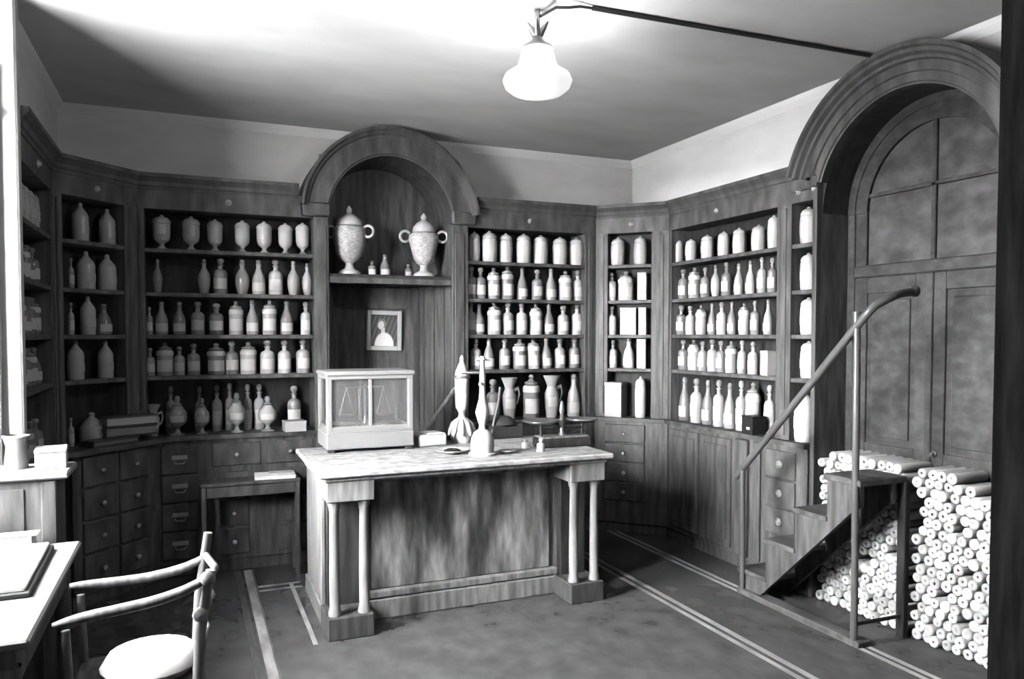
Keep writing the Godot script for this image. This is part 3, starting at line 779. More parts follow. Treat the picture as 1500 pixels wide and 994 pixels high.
# ------------------------------------------------------------------ armchair
func bez(a: Vector3, b: Vector3, c: Vector3, d: Vector3, k := 10) -> Array:
	var r := []
	for i in k + 1: r.append(a.bezier_interpolate(b, c, d, float(i) / k))
	return r

func build_chair() -> void:
	var t := thing("armchair", "wooden armchair with curved arms drawn up to the writing desk", "chair", Transform3D(Basis.IDENTITY, Vector3(-0.18, 0, -2.97)))
	put("seat", mb().box(Vector3(0, 0.435, 0), Vector3(0.42, 0.04, 0.42), 0.015), M.chair, t)
	for s in [-1, 1]:
		var z: float = 0.185 * s
		var top: float = 0.885 if s < 0 else 0.845
		put("stile", mb().tube([Vector3(0.26, 0, z), Vector3(0.215, 0.2, z), Vector3(0.19, 0.44, z), Vector3(0.20, 0.64, z), Vector3(0.235, top, z)], [0.016, 0.018, 0.02, 0.02, 0.016], 10), M.chair, t)
		put("front_leg", mb().tube([Vector3(-0.21, 0, z), Vector3(-0.195, 0.44, z), Vector3(-0.2, 0.70, z)], [0.013, 0.018, 0.013], 10), M.chair, t)
		var h: float = 0.79 if s < 0 else 0.82
		put("arm", mb().tube(bez(Vector3(0.225, h, z), Vector3(0.1, h - 0.075, z + 0.02 * s), Vector3(-0.08, h - 0.06, z + 0.01 * s), Vector3(-0.235, h - 0.055 if s < 0 else h - 0.1, z), 12), [0.015, 0.016, 0.017, 0.018, 0.018, 0.018, 0.018, 0.018, 0.018, 0.018, 0.017, 0.015, 0.01], 10), M.chair, t)
		put("side_stretcher", mb().tube([Vector3(-0.2, 0.2, z), Vector3(0.215, 0.2, z)], 0.011, 8), M.chair, t)
	for y in [0.58, 0.7, 0.80]:
		put("back_rail", mb().tube([Vector3(0.195 + (y - 0.58) * 0.13, y, -0.185), Vector3(0.225 + (y - 0.58) * 0.13, y, 0.0), Vector3(0.195 + (y - 0.58) * 0.13, y, 0.185)], 0.014, 8), M.chair, t)
	for e in [0.82, 0.70]:
		put("end_disc", mb().lathe(Vector3(0.225 if e > 0.8 else 0.2, e, 0.19), [Vector2(0.0, 0.0), Vector2(0.024, 0.0), Vector2(0.026, 0.01), Vector2(0.018, 0.02), Vector2(0, 0.023)], 12, Basis(Vector3.RIGHT, PI / 2)), M.wood_pale, t)
	var c := thing("cushion", "white cushion on the seat of the armchair", "cushion", Transform3D(Basis.IDENTITY, Vector3(-0.17, 0.4555, -2.95)))
	put("padding", mb().lathe(Vector3(0.03, 0, 0), [Vector2(0, 0), Vector2(0.13, 0.005), Vector2(0.165, 0.04), Vector2(0.14, 0.08), Vector2(0.08, 0.1), Vector2(0, 0.105)], 20), M.cloth, c)

# ------------------------------------------------------------------ vessels: each kind is a list of [part, mesh, material key], base at the origin, width 1 and height 1
func kind(called: String, parts: Array) -> void:
	var l := []
	for p in parts: l.append([p[0], p[1].mesh() if p[1] is MB else p[1], p[2]])
	kinds[called] = l

func V(a: Array) -> Array:
	var r := []
	for i in range(0, a.size(), 2): r.append(Vector2(a[i], a[i + 1]))
	return r

func label_patch(r: float, y0: float, y1: float, half := 1.05) -> MB:
	return mb().lathe(Vector3.ZERO, V([r, y0, r + 0.012, y0 + 0.003, r + 0.012, y1 - 0.003, r, y1]), 10, Basis.IDENTITY, -half, half)

func make_kinds() -> void:
	var o := Vector3.ZERO
	# straight apothecary bottle with a flat stopper
	kind("bottle", [["body", mb().lathe(o, V([0, 0, 0.47, 0, 0.5, 0.02, 0.5, 0.55, 0.47, 0.61, 0.36, 0.665, 0.2, 0.69, 0.17, 0.72, 0.17, 0.79, 0.23, 0.80, 0.23, 0.825, 0, 0.825]), 16), "body"],
		["stopper", mb().lathe(Vector3(0, 0.825, 0), V([0.12, 0, 0.13, 0.02, 0.25, 0.06, 0.27, 0.1, 0.24, 0.15, 0.1, 0.175, 0, 0.175]), 12), "stopper"],
		["label", label_patch(0.5, 0.14, 0.44), "label"]])
	# sloping shoulders
	kind("sloping_bottle", [["body", mb().lathe(o, V([0, 0, 0.44, 0, 0.48, 0.02, 0.5, 0.2, 0.48, 0.42, 0.4, 0.55, 0.24, 0.68, 0.18, 0.76, 0.18, 0.84, 0.22, 0.85, 0.22, 0.87, 0, 0.87]), 16), "body"],
		["stopper", mb().lathe(Vector3(0, 0.87, 0), V([0.13, 0, 0.2, 0.03, 0.21, 0.08, 0.13, 0.125, 0, 0.13]), 12), "stopper"],
		["label", label_patch(0.5, 0.1, 0.34), "label"]])
	# slim tapering bottle standing on a narrow foot
	kind("pear_bottle", [["body", mb().lathe(o, V([0, 0, 0.3, 0, 0.34, 0.02, 0.46, 0.22, 0.5, 0.42, 0.44, 0.56, 0.26, 0.68, 0.17, 0.74, 0.17, 0.84, 0.22, 0.85, 0.2, 0.87, 0, 0.87]), 16), "body"],
		["stopper", mb().lathe(Vector3(0, 0.87, 0), V([0.12, 0, 0.18, 0.04, 0.17, 0.1, 0, 0.13]), 12), "stopper"]])
	# wide powder jar with a white collar
	kind("powder_jar", [["body", mb().lathe(o, V([0, 0, 0.48, 0, 0.5, 0.02, 0.5, 0.62, 0.46, 0.7, 0.42, 0.72, 0.42, 0.78, 0, 0.78]), 16), "body"],
		["collar", mb().lathe(Vector3(0, 0.6, 0), V([0.5, 0, 0.515, 0.01, 0.515, 0.1, 0.46, 0.14, 0.42, 0.15]), 16), "label"],
		["stopper", mb().lathe(Vector3(0, 0.78, 0), V([0.36, 0, 0.42, 0.02, 0.42, 0.05, 0.2, 0.08, 0.12, 0.12, 0.17, 0.17, 0.1, 0.215, 0, 0.22]), 14), "stopper"],
		["label", label_patch(0.5, 0.12, 0.46), "label"]])
	# straight porcelain jar with a domed lid
	kind("lidded_jar", [["body", mb().lathe(o, V([0, 0, 0.42, 0, 0.45, 0.03, 0.48, 0.1, 0.5, 0.6, 0.47, 0.74, 0.43, 0.77, 0, 0.77]), 18), "body"],
		["lid", mb().lathe(Vector3(0, 0.77, 0), V([0.46, 0, 0.47, 0.02, 0.44, 0.08, 0.34, 0.14, 0.16, 0.18, 0.1, 0.19, 0.11, 0.21, 0.07, 0.23, 0, 0.23]), 18), "body"],
		["label", label_patch(0.495, 0.26, 0.52, 0.8), "mark"]])
	# pedestal jar: cup on a foot
	kind("pedestal_jar", [["foot", mb().lathe(o, V([0, 0, 0.36, 0, 0.36, 0.025, 0.2, 0.06, 0.12, 0.12, 0.14, 0.17, 0.3, 0.23]), 16), "body"],
		["body", mb().lathe(Vector3(0, 0.2, 0), V([0, 0, 0.28, 0.02, 0.42, 0.09, 0.47, 0.2, 0.48, 0.52, 0.45, 0.56, 0, 0.56]), 18), "body"],
		["lid", mb().lathe(Vector3(0, 0.755, 0), V([0.49, 0, 0.5, 0.03, 0.46, 0.1, 0.34, 0.16, 0.12, 0.2, 0.1, 0.24, 0, 0.245]), 18), "body"],
		["label", label_patch(0.475, 0.42, 0.62, 0.8), "mark"]])
	# cylinder with a conical top
	kind("pointed_jar", [["body", mb().lathe(o, V([0, 0, 0.47, 0, 0.5, 0.02, 0.5, 0.6, 0.48, 0.66, 0, 0.66]), 18), "body"],
		["lid", mb().lathe(Vector3(0, 0.65, 0), V([0.49, 0, 0.42, 0.07, 0.2, 0.19, 0.13, 0.24, 0.15, 0.28, 0.1, 0.34, 0, 0.35]), 18), "body"],
		["label", label_patch(0.5, 0.2, 0.42, 0.9), "mark"]])
	# squat cone jar
	kind("squat_jar", [["body", mb().lathe(o, V([0, 0, 0.48, 0, 0.5, 0.03, 0.5, 0.5, 0.42, 0.6, 0, 0.6]), 18), "body"],
		["lid", mb().lathe(Vector3(0, 0.59, 0), V([0.44, 0, 0.3, 0.14, 0.12, 0.24, 0.1, 0.3, 0.13, 0.36, 0, 0.41]), 18), "body"]])
	# carton
	kind("carton", [["body", mb().box(Vector3(0, 0.46, 0), Vector3(1, 0.92, 0.9), 0.02), "body"], ["lid", mb().box(Vector3(0, 0.955, 0), Vector3(1.03, 0.09, 0.94), 0.015), "body"], ["label", mb().box(Vector3(0.1, 0.34, 0.45), Vector3(0.3, 0.14, 0.012), 0.0), "mark"]])
	# footed goblet vessel with a domed cover
	kind("footed_glass", [["foot", mb().lathe(o, V([0, 0, 0.36, 0, 0.37, 0.02, 0.16, 0.05, 0.1, 0.14, 0.16, 0.2]), 16), "body"],
		["bowl", mb().lathe(Vector3(0, 0.18, 0), V([0, 0, 0.25, 0.04, 0.45, 0.14, 0.5, 0.27, 0.46, 0.4, 0.3, 0.5, 0.24, 0.56, 0, 0.56]), 16), "body"],
		["stopper", mb().lathe(Vector3(0, 0.74, 0), V([0.22, 0, 0.25, 0.03, 0.12, 0.08, 0.16, 0.16, 0.12, 0.24, 0, 0.26]), 12), "stopper"],
		["label", label_patch(0.5, 0.34, 0.5, 0.7), "label"]])
	# measuring jug with a handle and funnel mouth
	kind("funnel_jug", [["body", mb().lathe(o, V([0, 0, 0.3, 0, 0.32, 0.03, 0.4, 0.3, 0.42, 0.55, 0.3, 0.66, 0.26, 0.72, 0.34, 0.82, 0.5, 0.97, 0.48, 0.97, 0.3, 0.82, 0, 0.8]), 16), "body"],
		["handle", mb().tube([Vector3(0.3, 0.68, 0), Vector3(0.55, 0.72, 0), Vector3(0.62, 0.58, 0), Vector3(0.52, 0.4, 0), Vector3(0.38, 0.34, 0)], 0.045, 8), "body"],
		["label", label_patch(0.405, 0.26, 0.48, 0.8), "label"]])

func shade_of(role: String, body: Material, stopper_m: Material, lab: Material) -> Material:
	if role == "body": return body
	if role == "stopper": return stopper_m
	if role == "mark": return M.porcelain_dim
	return lab

const NAMES := {"bottle": "glass_bottle", "sloping_bottle": "glass_bottle", "pear_bottle": "glass_bottle", "powder_jar": "powder_jar", "lidded_jar": "porcelain_jar", "pedestal_jar": "porcelain_jar", "pointed_jar": "pointed_jar", "squat_jar": "squat_jar", "carton": "carton", "footed_glass": "footed_jar", "funnel_jug": "funnel_jug"}
const CATS := {"bottle": "bottle", "sloping_bottle": "bottle", "pear_bottle": "bottle", "powder_jar": "jar", "lidded_jar": "jar", "pedestal_jar": "jar", "pointed_jar": "jar", "squat_jar": "jar", "carton": "box", "footed_glass": "jar", "funnel_jug": "jug"}
const LOOKS := {"bottle": "stoppered glass bottle", "sloping_bottle": "slope-shouldered glass bottle", "pear_bottle": "pear-shaped glass bottle", "powder_jar": "white-collared glass jar", "lidded_jar": "white domed porcelain jar", "pedestal_jar": "white pedestal jar", "pointed_jar": "pale pointed jar", "squat_jar": "squat pale jar", "carton": "upright white carton", "footed_glass": "footed glass jar", "funnel_jug": "funnel-mouthed glass jug"}

func vessel(k: String, at: Vector3, w: float, h: float, turn: float, label: String, group: String, body: Material, lab: Material = null, flip := 1.0) -> Node3D:
	var t := thing(NAMES[k], label, CATS[k], Transform3D(Basis(Vector3.UP, turn).scaled_local(Vector3(w * flip, h, w)) if flip > 0 else Basis(Vector3.UP, turn + PI).scaled_local(Vector3(w, h, w)), at), group)
	for p in kinds[k]:
		var o := MeshInstance3D.new()
		o.mesh = p[1]
		o.material_override = shade_of(p[2], body, M.stopper if body != M.glass_dark else M.glass_dark, lab if lab else M.paper_b)
		o.name = p[0]
		t.add_child(o, true)
	return t

# one shelf of vessels; xs are picture columns of their middles, ws their picture widths
const ROWN := ["bottom", "second", "third", "fourth", "fifth", "sixth", "seventh", "eighth", "ninth", "tenth", "eleventh", "twelfth", "thirteenth", "fourteenth", "fifteenth", "sixteenth", "seventeenth", "eighteenth", "nineteenth"]
const ORD := ["first", "second", "third", "fourth", "fifth", "sixth", "seventh", "eighth", "ninth", "tenth", "eleventh", "twelfth", "thirteenth", "fourteenth"]

func row(face: Vector3, n: Vector3, back: float, y: float, py: float, list: Array, place: String, group: String, anchor := "", from_end := false) -> void:
	var idx := 0
	var turn := atan2(n.x, n.z)
	for e in list:
		var k: String = e[0]
		var p := hit(e[1], py, face - n * back, n)
		var w: float = e[2] * depth_of(p) / FPX
		var body: Material = M.glass_a
		var lab: Material = M.paper_b
		var j := rng.randi() % 3
		if k in ["lidded_jar", "pedestal_jar", "pointed_jar", "squat_jar", "carton"]:
			body = M.porcelain if j < 2 else M.porcelain_dim
		else:
			body = [M.glass_a, M.glass_b, M.glass_c][j]
		if e.size() > 4 and e[4] is String: body = M[e[4]]
		vessel(k, Vector3(p.x, y, p.z), w, e[3], turn + rng.randf_range(-0.15, 0.15), ("%s, %s from %s %s" % [LOOKS[k], ORD[list.size() - 1 - idx if from_end else idx], anchor, place]) if list.size() > 1 else "%s %s" % [LOOKS[k], place], group, body, lab)
		idx += 1

func mix(xs: Array, w: float, h: float, ks: Array) -> Array:
	var r := []
	for i in xs.size():
		var k: String = ks[i % ks.size()]
		r.append([k, xs[i], w * (1.15 if k == "powder_jar" else 1.0) * rng.randf_range(0.94, 1.06), h * rng.randf_range(0.95, 1.03)])
	return r

func fill_shelves() -> void:
	var q := sqrt(0.5)
	var nb := Vector3(0, 0, 1)
	var fb := Vector3(0, 0, ZB)
	var g := ""
	# ---- corner by the window
	var na := Vector3(q, 0, q)
	var fa := Vector3(XL, 0, -5.225)
	var pa := "in the window corner"
	row(fa, na, 0.09, SHELF[0], 340, [["pointed_jar", 118, 22, 0.245], ["pointed_jar", 157, 22, 0.235]], "on top shelf " + pa, "jars on the top shelf by the window", "the window wall", false)
	row(fa, na, 0.09, SHELF[1], 405, [["bottle", 104, 9, 0.19], ["pointed_jar", 126, 25, 0.24], ["pointed_jar", 157, 25, 0.235]], "on second shelf " + pa, "jars on the second shelf by the window", "the window wall", false)
	row(fa, na, 0.09, SHELF[2], 474, [["bottle", 104, 9, 0.2], ["pointed_jar", 129, 21, 0.245], ["sloping_bottle", 152, 22, 0.2, "glass_b"]], "on third shelf " + pa, "jars on the third shelf by the window", "the window wall", false)
	row(fa, na, 0.09, SHELF[3], 544, [["pointed_jar", 111, 23, 0.245], ["pointed_jar", 155, 21, 0.24]], "on fourth shelf " + pa, "jars on the fourth shelf by the window", "the window wall", false)
	row(fa, na, 0.06, WT, 592, [["bottle", 103, 9, 0.18], ["squat_jar", 134, 34, 0.2]], "on the worktop " + pa, "jars on the worktop by the window", "the window wall", false)
	# ---- left wall beside the window: seen along the shelves
	for k in 5:
		var lst := []
		for i in 6:
			var kd: String = "lidded_jar" if k == 0 else ["bottle", "powder_jar", "sloping_bottle"][(i + k) % 3]
			lst.append([kd, Vector3(XL - 0.09, 0, -4.36 - i * 0.142)])
		for e in lst:
			var yy: float = SHELF[k] if k < 4 else WT
			vessel(e[0], Vector3(e[1].x, yy, e[1].z), 0.1 if k == 0 else 0.085, 0.23 if k == 0 else 0.21, PI / 2, "%s, %s from the window bay on the %s of that wall" % [LOOKS[e[0]], ORD[lst.find(e)], ["top shelf", "second shelf", "third shelf", "fourth shelf", "worktop"][k]], "vessels on shelf %s beside the window bay" % ["one", "two", "three", "four", "five"][k], M.porcelain if k == 0 else M.glass_b)
	# ---- wide shelving between window corner and niche
	var pb := "toward the window"
	row(fb, nb, 0.10, SHELF[0], 352, [["pedestal_jar", 237, 25, 0.235], ["pedestal_jar", 280, 25, 0.235], ["pedestal_jar", 315, 22, 0.225], ["pedestal_jar", 355, 22, 0.228], ["pedestal_jar", 387, 22, 0.228], ["pedestal_jar", 418, 21, 0.226], ["pedestal_jar", 443, 20, 0.236]], "on top shelf " + pb, "pedestal jars on the top shelf", "the niche", true)
	row(fb, nb, 0.10, SHELF[1], 420, [["pear_bottle", 231, 14, 0.23], ["pear_bottle", 299, 18, 0.245], ["bottle", 323, 20, 0.25], ["pear_bottle", 355, 20, 0.25], ["sloping_bottle", 379, 19, 0.25], ["bottle", 404, 20, 0.255], ["pear_bottle", 430, 18, 0.255], ["pear_bottle", 450, 15, 0.24]], "on second shelf " + pb, "bottles on the second shelf nearer the window", "the niche", true)
	row(fb, nb, 0.10, SHELF[2], 482, [["bottle", 219, 10, 0.19], ["sloping_bottle", 237, 18, 0.23], ["sloping_bottle", 263, 18, 0.23], ["bottle", 290, 19, 0.23], ["bottle", 317, 21, 0.22], ["powder_jar", 346, 20, 0.24], ["sloping_bottle", 370, 18, 0.25], ["powder_jar", 395, 20, 0.25], ["sloping_bottle", 420, 18, 0.25], ["bottle", 448, 15, 0.24]], "on third shelf " + pb, "bottles on the third shelf nearer the window", "the niche", true)
	row(fb, nb, 0.10, SHELF[3], 544, [["bottle", 220, 14, 0.19], ["powder_jar", 242, 23, 0.23], ["bottle", 263, 15, 0.2], ["bottle", 284, 18, 0.22], ["powder_jar", 317, 25, 0.22], ["bottle", 340, 19, 0.235], ["powder_jar", 364, 23, 0.23], ["bottle", 392, 21, 0.24], ["bottle", 417, 19, 0.24], ["bottle", 444, 20, 0.25]], "on fourth shelf " + pb, "bottles on the fourth shelf nearer the window", "the niche", true)
	row(fb, nb, 0.06, WT, 620, [["funnel_jug", 224, 22, 0.22], ["footed_glass", 260, 28, 0.27], ["footed_glass", 296, 22, 0.25], ["footed_glass", 347, 26, 0.28], ["footed_glass", 392, 27, 0.25]], "on the worktop " + pb, "vessels on the worktop nearer the window", "the niche", true)
	row(fb, nb, 0.19, WT, 600, [["bottle", 250, 15, 0.33], ["bottle", 292, 13, 0.32], ["bottle", 318, 15, 0.33], ["bottle", 337, 14, 0.34], ["bottle", 363, 13, 0.33], ["bottle", 380, 15, 0.33], ["bottle", 431, 20, 0.31, "glass_b"]], "at the back of the worktop " + pb, "tall bottles at the back of the worktop nearer the window", "the niche", true)
	row(fb, nb, -0.02, WT, 622, [["carton", 431, 30, 0.075]], "lying on the worktop " + pb, "", "the niche", true)
	# ---- wide shelving between niche and far corner
	var pc := "toward the far corner"
	row(fb, nb, 0.09, SHELF[0], 384, [["lidded_jar", 695, 17, 0.24], ["lidded_jar", 717, 23, 0.25], ["lidded_jar", 741, 20, 0.24], ["lidded_jar", 767, 22, 0.245], ["lidded_jar", 792, 22, 0.24], ["lidded_jar", 820, 22, 0.235], ["lidded_jar", 844, 22, 0.235]], "on top shelf " + pc, "porcelain jars on the top shelf nearer the far corner", "the niche", false)
	row(fb, nb, 0.09, SHELF[1], 437, mix([690, 704, 723, 743, 765, 787, 807, 828, 846], 16.5, 0.262, ["bottle", "bottle", "powder_jar", "powder_jar", "sloping_bottle", "bottle", "sloping_bottle", "powder_jar", "bottle"]), "on second shelf " + pc, "bottles on the second shelf nearer the far corner", "the niche", false)
	row(fb, nb, 0.09, SHELF[2], 490, mix([690, 702, 724, 744, 764, 785, 804, 825, 845], 16.5, 0.258, ["bottle", "sloping_bottle", "powder_jar", "bottle", "bottle", "powder_jar", "sloping_bottle", "bottle", "bottle"]), "on third shelf " + pc, "bottles on the third shelf nearer the far corner", "the niche", false)
	row(fb, nb, 0.09, SHELF[3], 541, mix([697, 716, 739, 761, 781, 800, 820, 841], 17, 0.258, ["bottle", "sloping_bottle", "bottle", "powder_jar", "powder_jar", "sloping_bottle", "bottle", "bottle"]), "on fourth shelf " + pc, "bottles on the fourth shelf nearer the far corner", "the niche", false)
	row(fb, nb, 0.07, WT, 610, [["bottle", 722, 20, 0.33, "glass_b"], ["funnel_jug", 746, 25, 0.35], ["powder_jar", 778, 24, 0.36], ["funnel_jug", 808, 26, 0.36], ["sloping_bottle", 840, 19, 0.36]], "on the worktop " + pc, "vessels on the worktop nearer the far corner", "the niche", false)
	# ---- far corner
	var nd := Vector3(-q, 0, q)
	var fd := Vector3(3.15, 0, ZB)
	var pd := "across the far corner"
	row(fd, nd, 0.07, SHELF[0], 388, [["lidded_jar", 905, 21, 0.235], ["lidded_jar", 938, 20, 0.235]], "on top shelf " + pd, "porcelain jars in the far corner", "the niche side", false)
	row(fd, nd, 0.07, SHELF[1], 440, [["bottle", 896, 14, 0.24, "porcelain"], ["powder_jar", 917, 23, 0.245, "porcelain"], ["carton", 941, 13, 0.23]], "on second shelf " + pd, "vessels on the second shelf in the far corner", "the niche side", false)
	row(fd, nd, 0.07, SHELF[2], 492, [["bottle", 896, 14, 0.24, "porcelain"], ["carton", 921, 23, 0.225], ["carton", 942, 11, 0.225]], "on third shelf " + pd, "vessels on the third shelf in the far corner", "the niche side", false)
	row(fd, nd, 0.07, SHELF[3], 543, [["bottle", 898, 12, 0.235], ["sloping_bottle", 921, 17, 0.255, "porcelain"], ["carton", 940, 13, 0.245]], "on fourth shelf " + pd, "vessels on the fourth shelf in the far corner", "the niche side", false)
	row(fd, nd, 0.05, WT, 612, [["carton", 902, 26, 0.29], ["lidded_jar", 938, 17, 0.34]], "on the worktop " + pd, "vessels on the worktop in the far corner", "the niche side", false)
	# ---- right wall
	var ne := Vector3(-1, 0, 0)
	var fe := Vector3(XR, 0, 0)
	var pe := "toward the arched doors"
	row(fe, ne, 0.08, SHELF[0], 378, [["pointed_jar", 993, 16, 0.23], ["lidded_jar", 1012, 17, 0.175], ["lidded_jar", 1036, 19, 0.185], ["lidded_jar", 1060, 18, 0.185], ["lidded_jar", 1083, 20, 0.19], ["lidded_jar", 1111, 21, 0.185], ["lidded_jar", 1133, 18, 0.23]], "on top shelf " + pe, "porcelain jars on the top shelf nearer the doors", "the far corner", false)
	row(fe, ne, 0.08, SHELF[1], 434, mix([985, 1001, 1017, 1033, 1048, 1064, 1082, 1099, 1116, 1131], 14.5, 0.245, ["sloping_bottle", "bottle", "powder_jar", "bottle", "pear_bottle", "bottle", "sloping_bottle", "sloping_bottle", "bottle", "bottle"]), "on second shelf " + pe, "bottles on the second shelf nearer the doors", "the far corner", false)
	row(fe, ne, 0.08, SHELF[2], 491, mix([985, 998, 1011, 1027, 1043, 1057, 1072, 1090, 1106, 1125], 14.5, 0.24, ["bottle", "bottle", "bottle", "powder_jar", "sloping_bottle", "bottle", "sloping_bottle", "powder_jar", "bottle", "sloping_bottle"]), "on third shelf " + pe, "bottles on the third shelf nearer the doors", "the far corner", false)
	row(fe, ne, 0.08, SHELF[3], 552, mix([983, 1001, 1016, 1029, 1043, 1056, 1071, 1087, 1103], 15, 0.24, ["bottle", "bottle", "powder_jar", "bottle", "bottle", "bottle", "powder_jar", "bottle", "bottle"]), "on fourth shelf " + pe, "bottles on the fourth shelf nearer the doors", "the far corner", false)
	row(fe, ne, 0.08, SHELF[3], 556, [["carton", 1125, 17, 0.17]], "on fourth shelf " + pe, "", "the far corner", false)
	row(fe, ne, 0.07, WT, 625, mix([986, 1003, 1020, 1037, 1053, 1069, 1086], 18, 0.35, ["sloping_bottle", "sloping_bottle", "bottle", "sloping_bottle", "bottle", "sloping_bottle", "bottle"]), "on the worktop " + pe, "tall bottles on the worktop nearer the doors", "the far corner", false)
	row(fe, ne, 0.115, WT, 637, [["powder_jar", 1103, 22, 0.35], ["bottle", 1127, 17, 0.34, "porcelain"]], "beside the dark box " + pe, "tall bottles on the worktop nearer the doors", "the far corner", false)
	row(fe, ne, 0.0, WT, 638, [["carton", 1104, 26, 0.13, "glass_dark"]], "with dark sides on the worktop "+ pe, "", "the far corner", false)
	var pf := "of the narrow column beside the doors"
	var fy := [352, 424, 491, 560]
	for k in 4:
		row(fe, ne, 0.09, SHELF[k], fy[k], [["lidded_jar", 1184, 24, 0.24]], "on the %s shelf %s" % [["top", "second", "third", "fourth"][k], pf], "jars in the narrow shelf column", "the far corner", false)
	row(fe, ne, 0.05, WT, 655, [["lidded_jar", 1177, 28, 0.32]], "on the worktop " + pf, "jars in the narrow shelf column", "the far corner", false)
	# ---- books across the window corner
	for k in 3:
		var bt := thing("book", ["thin flat book at the bottom of the pile by the window corner", "thick dark-bound book in the middle of the pile by the window corner", "pale-edged book lying on top of the pile by the window corner"][k], "book", Transform3D(Basis(Vector3.UP, [0.72, 0.42, 0.46][k]), Vector3([-0.47, -0.375, -0.375][k], WT + [0.0, 0.038, 0.103][k], [-5.375, -5.505, -5.505][k])))
		var h: float = [0.038, 0.065, 0.065][k]
		put("pages", mb().box(Vector3(0, h * 0.5, 0.0), Vector3(0.305, h - 0.016, 0.125), 0.003), M.paper_b if k == 2 else M.glass_b, bt)
		for y in [0.004, h - 0.004]:
			put("cover", mb().box(Vector3(0, y, 0), Vector3(0.32, 0.008, 0.14), 0.002), M.leather, bt)

# ------------------------------------------------------------------ things on the counter
func fill_counter() -> void:
	var H := 0.92
	var pc := func(px: float, py: float) -> Vector3: return hit(px, py, Vector3(0, H, 0), Vector3.UP)
	# glass case
	var a: Vector3 = pc.call(478, 664)
	var b: Vector3 = pc.call(607, 657)
	var w := b.x - a.x
	var cz := (a.z + b.z) / 2 - 0.17
	var t := thing("glass_case", "glazed wooden balance case standing on the marble counter", "display case", Transform3D(Basis.IDENTITY, Vector3((a.x + b.x) / 2, H, cz)))
	var hw := w / 2
	var ht := 0.515
	put("base", mb().box(Vector3(0, 0.07, 0), Vector3(w, 0.10, 0.36), 0.006), M.wood_case, t)
	put("base_moulding", mb().box(Vector3(0, 0.125, 0), Vector3(w - 0.005, 0.015, 0.35), 0.006), M.wood_case, t)
	for sx in [-1, 1]:
		for sz in [-1, 1]:
			put("foot", mb().box(Vector3(sx * (hw - 0.03), 0.01, sz * 0.15), Vector3(0.04, 0.02, 0.04), 0.003), M.wood_dark, t)
			put("post", mb().box(Vector3(sx * (hw - 0.02), 0.3, sz * 0.155), Vector3(0.035, 0.36, 0.035), 0.005), M.wood_case, t)
		put("side_pane", mb().box(Vector3(sx * (hw - 0.02), 0.3, 0), Vector3(0.003, 0.35, 0.28), 0.0), M.pane, t)
		put("side_rail", mb().box(Vector3(sx * (hw - 0.02), 0.145, 0), Vector3(0.03, 0.03, 0.3), 0.003), M.wood_case, t)
	for sz in [-1, 1]:
		put("rail", mb().box(Vector3(0, 0.145, sz * 0.155), Vector3(w - 0.05, 0.03, 0.03), 0.004), M.wood_case, t)
		put("muntin", mb().box(Vector3(0.0, 0.31, sz * 0.155), Vector3(0.022, 0.33, 0.02), 0.004), M.wood_case, t)
		for sx in [-1, 1]:
			put("pane", mb().box(Vector3(sx * (hw * 0.5 - 0.01), 0.31, sz * 0.155), Vector3(hw - 0.05, 0.32, 0.003), 0.0), M.pane, t)
	put("roof", mb().box(Vector3(0, ht - 0.025, 0), Vector3(w + 0.012, 0.03, 0.375), 0.008), M.wood_case, t)
	put("roof_rail", mb().box(Vector3(0, ht - 0.05, 0), Vector3(w - 0.01, 0.025, 0.35), 0.004), M.wood_case, t)
	# the balance inside
	var s := thing("balance", "small brass balance with two pans inside the glass case", "scale", Transform3D(Basis.IDENTITY, Vector3((a.x + b.x) / 2, H + 0.1335, cz)))
	put("foot", mb().box(Vector3(0, 0.012, 0), Vector3(0.3, 0.024, 0.14), 0.004), M.wood_pale, s)
	put("column", mb().lathe(Vector3(0, 0.024, 0), V([0.02, 0, 0.012, 0.02, 0.008, 0.05, 0.008, 0.23, 0.013, 0.25, 0, 0.26]), 12), M.brass, s)
	put("beam", mb().box(Vector3(0, 0.26, 0), Vector3(0.26, 0.012, 0.008), 0.003), M.brass, s)
	for sx in [-1, 1]:
		put("pan", mb().lathe(Vector3(sx * 0.12, 0.07, 0), V([0, 0, 0.04, 0.004, 0.05, 0.014, 0.048, 0.015, 0.036, 0.008, 0, 0.004]), 16), M.brass, s)
		for e in [-1, 1]:
			put("chain", mb().tube([Vector3(sx * 0.12, 0.258, 0), Vector3(sx * 0.12 + e * 0.046, 0.083, 0)], 0.0016, 5), M.brass, s)
	# white bowl / stack beside the case
	var p: Vector3 = pc.call(632, 657)
	var bk := thing("parcel", "low pale parcel of paper beside the glass case", "parcel", Transform3D(Basis(Vector3.UP, 0.1), Vector3(p.x + 0.03, H, p.z - 0.16)))
	put("wrapping", mb().box(Vector3(0, 0.04, 0), Vector3(0.2, 0.08, 0.16), 0.012), M.paper_b, bk)
	put("flap", mb().box(Vector3(0.02, 0.083, 0), Vector3(0.13, 0.006, 0.16), 0.002), M.paper, bk)
	# oval dish
	p = pc.call(664, 664)
	var di := thing("dish", "shallow pale dish in front of the glass column", "dish", Transform3D(Basis.IDENTITY, Vector3(p.x, H, p.z - 0.02)))
	put("bowl", mb().lathe(Vector3.ZERO, V([0, 0, 0.05, 0, 0.055, 0.006, 0.1, 0.02, 0.1, 0.024, 0.05, 0.011, 0, 0.009]), 24), M.porcelain, di)
	put("content", mb().lathe(Vector3(0, 0.0095, 0), V([0.06, 0, 0.05, 0.012, 0.03, 0.02, 0, 0.022]), 18), M.glass_dark, di)
	# tall covered glass column on a leafy base
	p = pc.call(684, 650)
	var q := Vector3(p.x, H, p.z - 0.1)
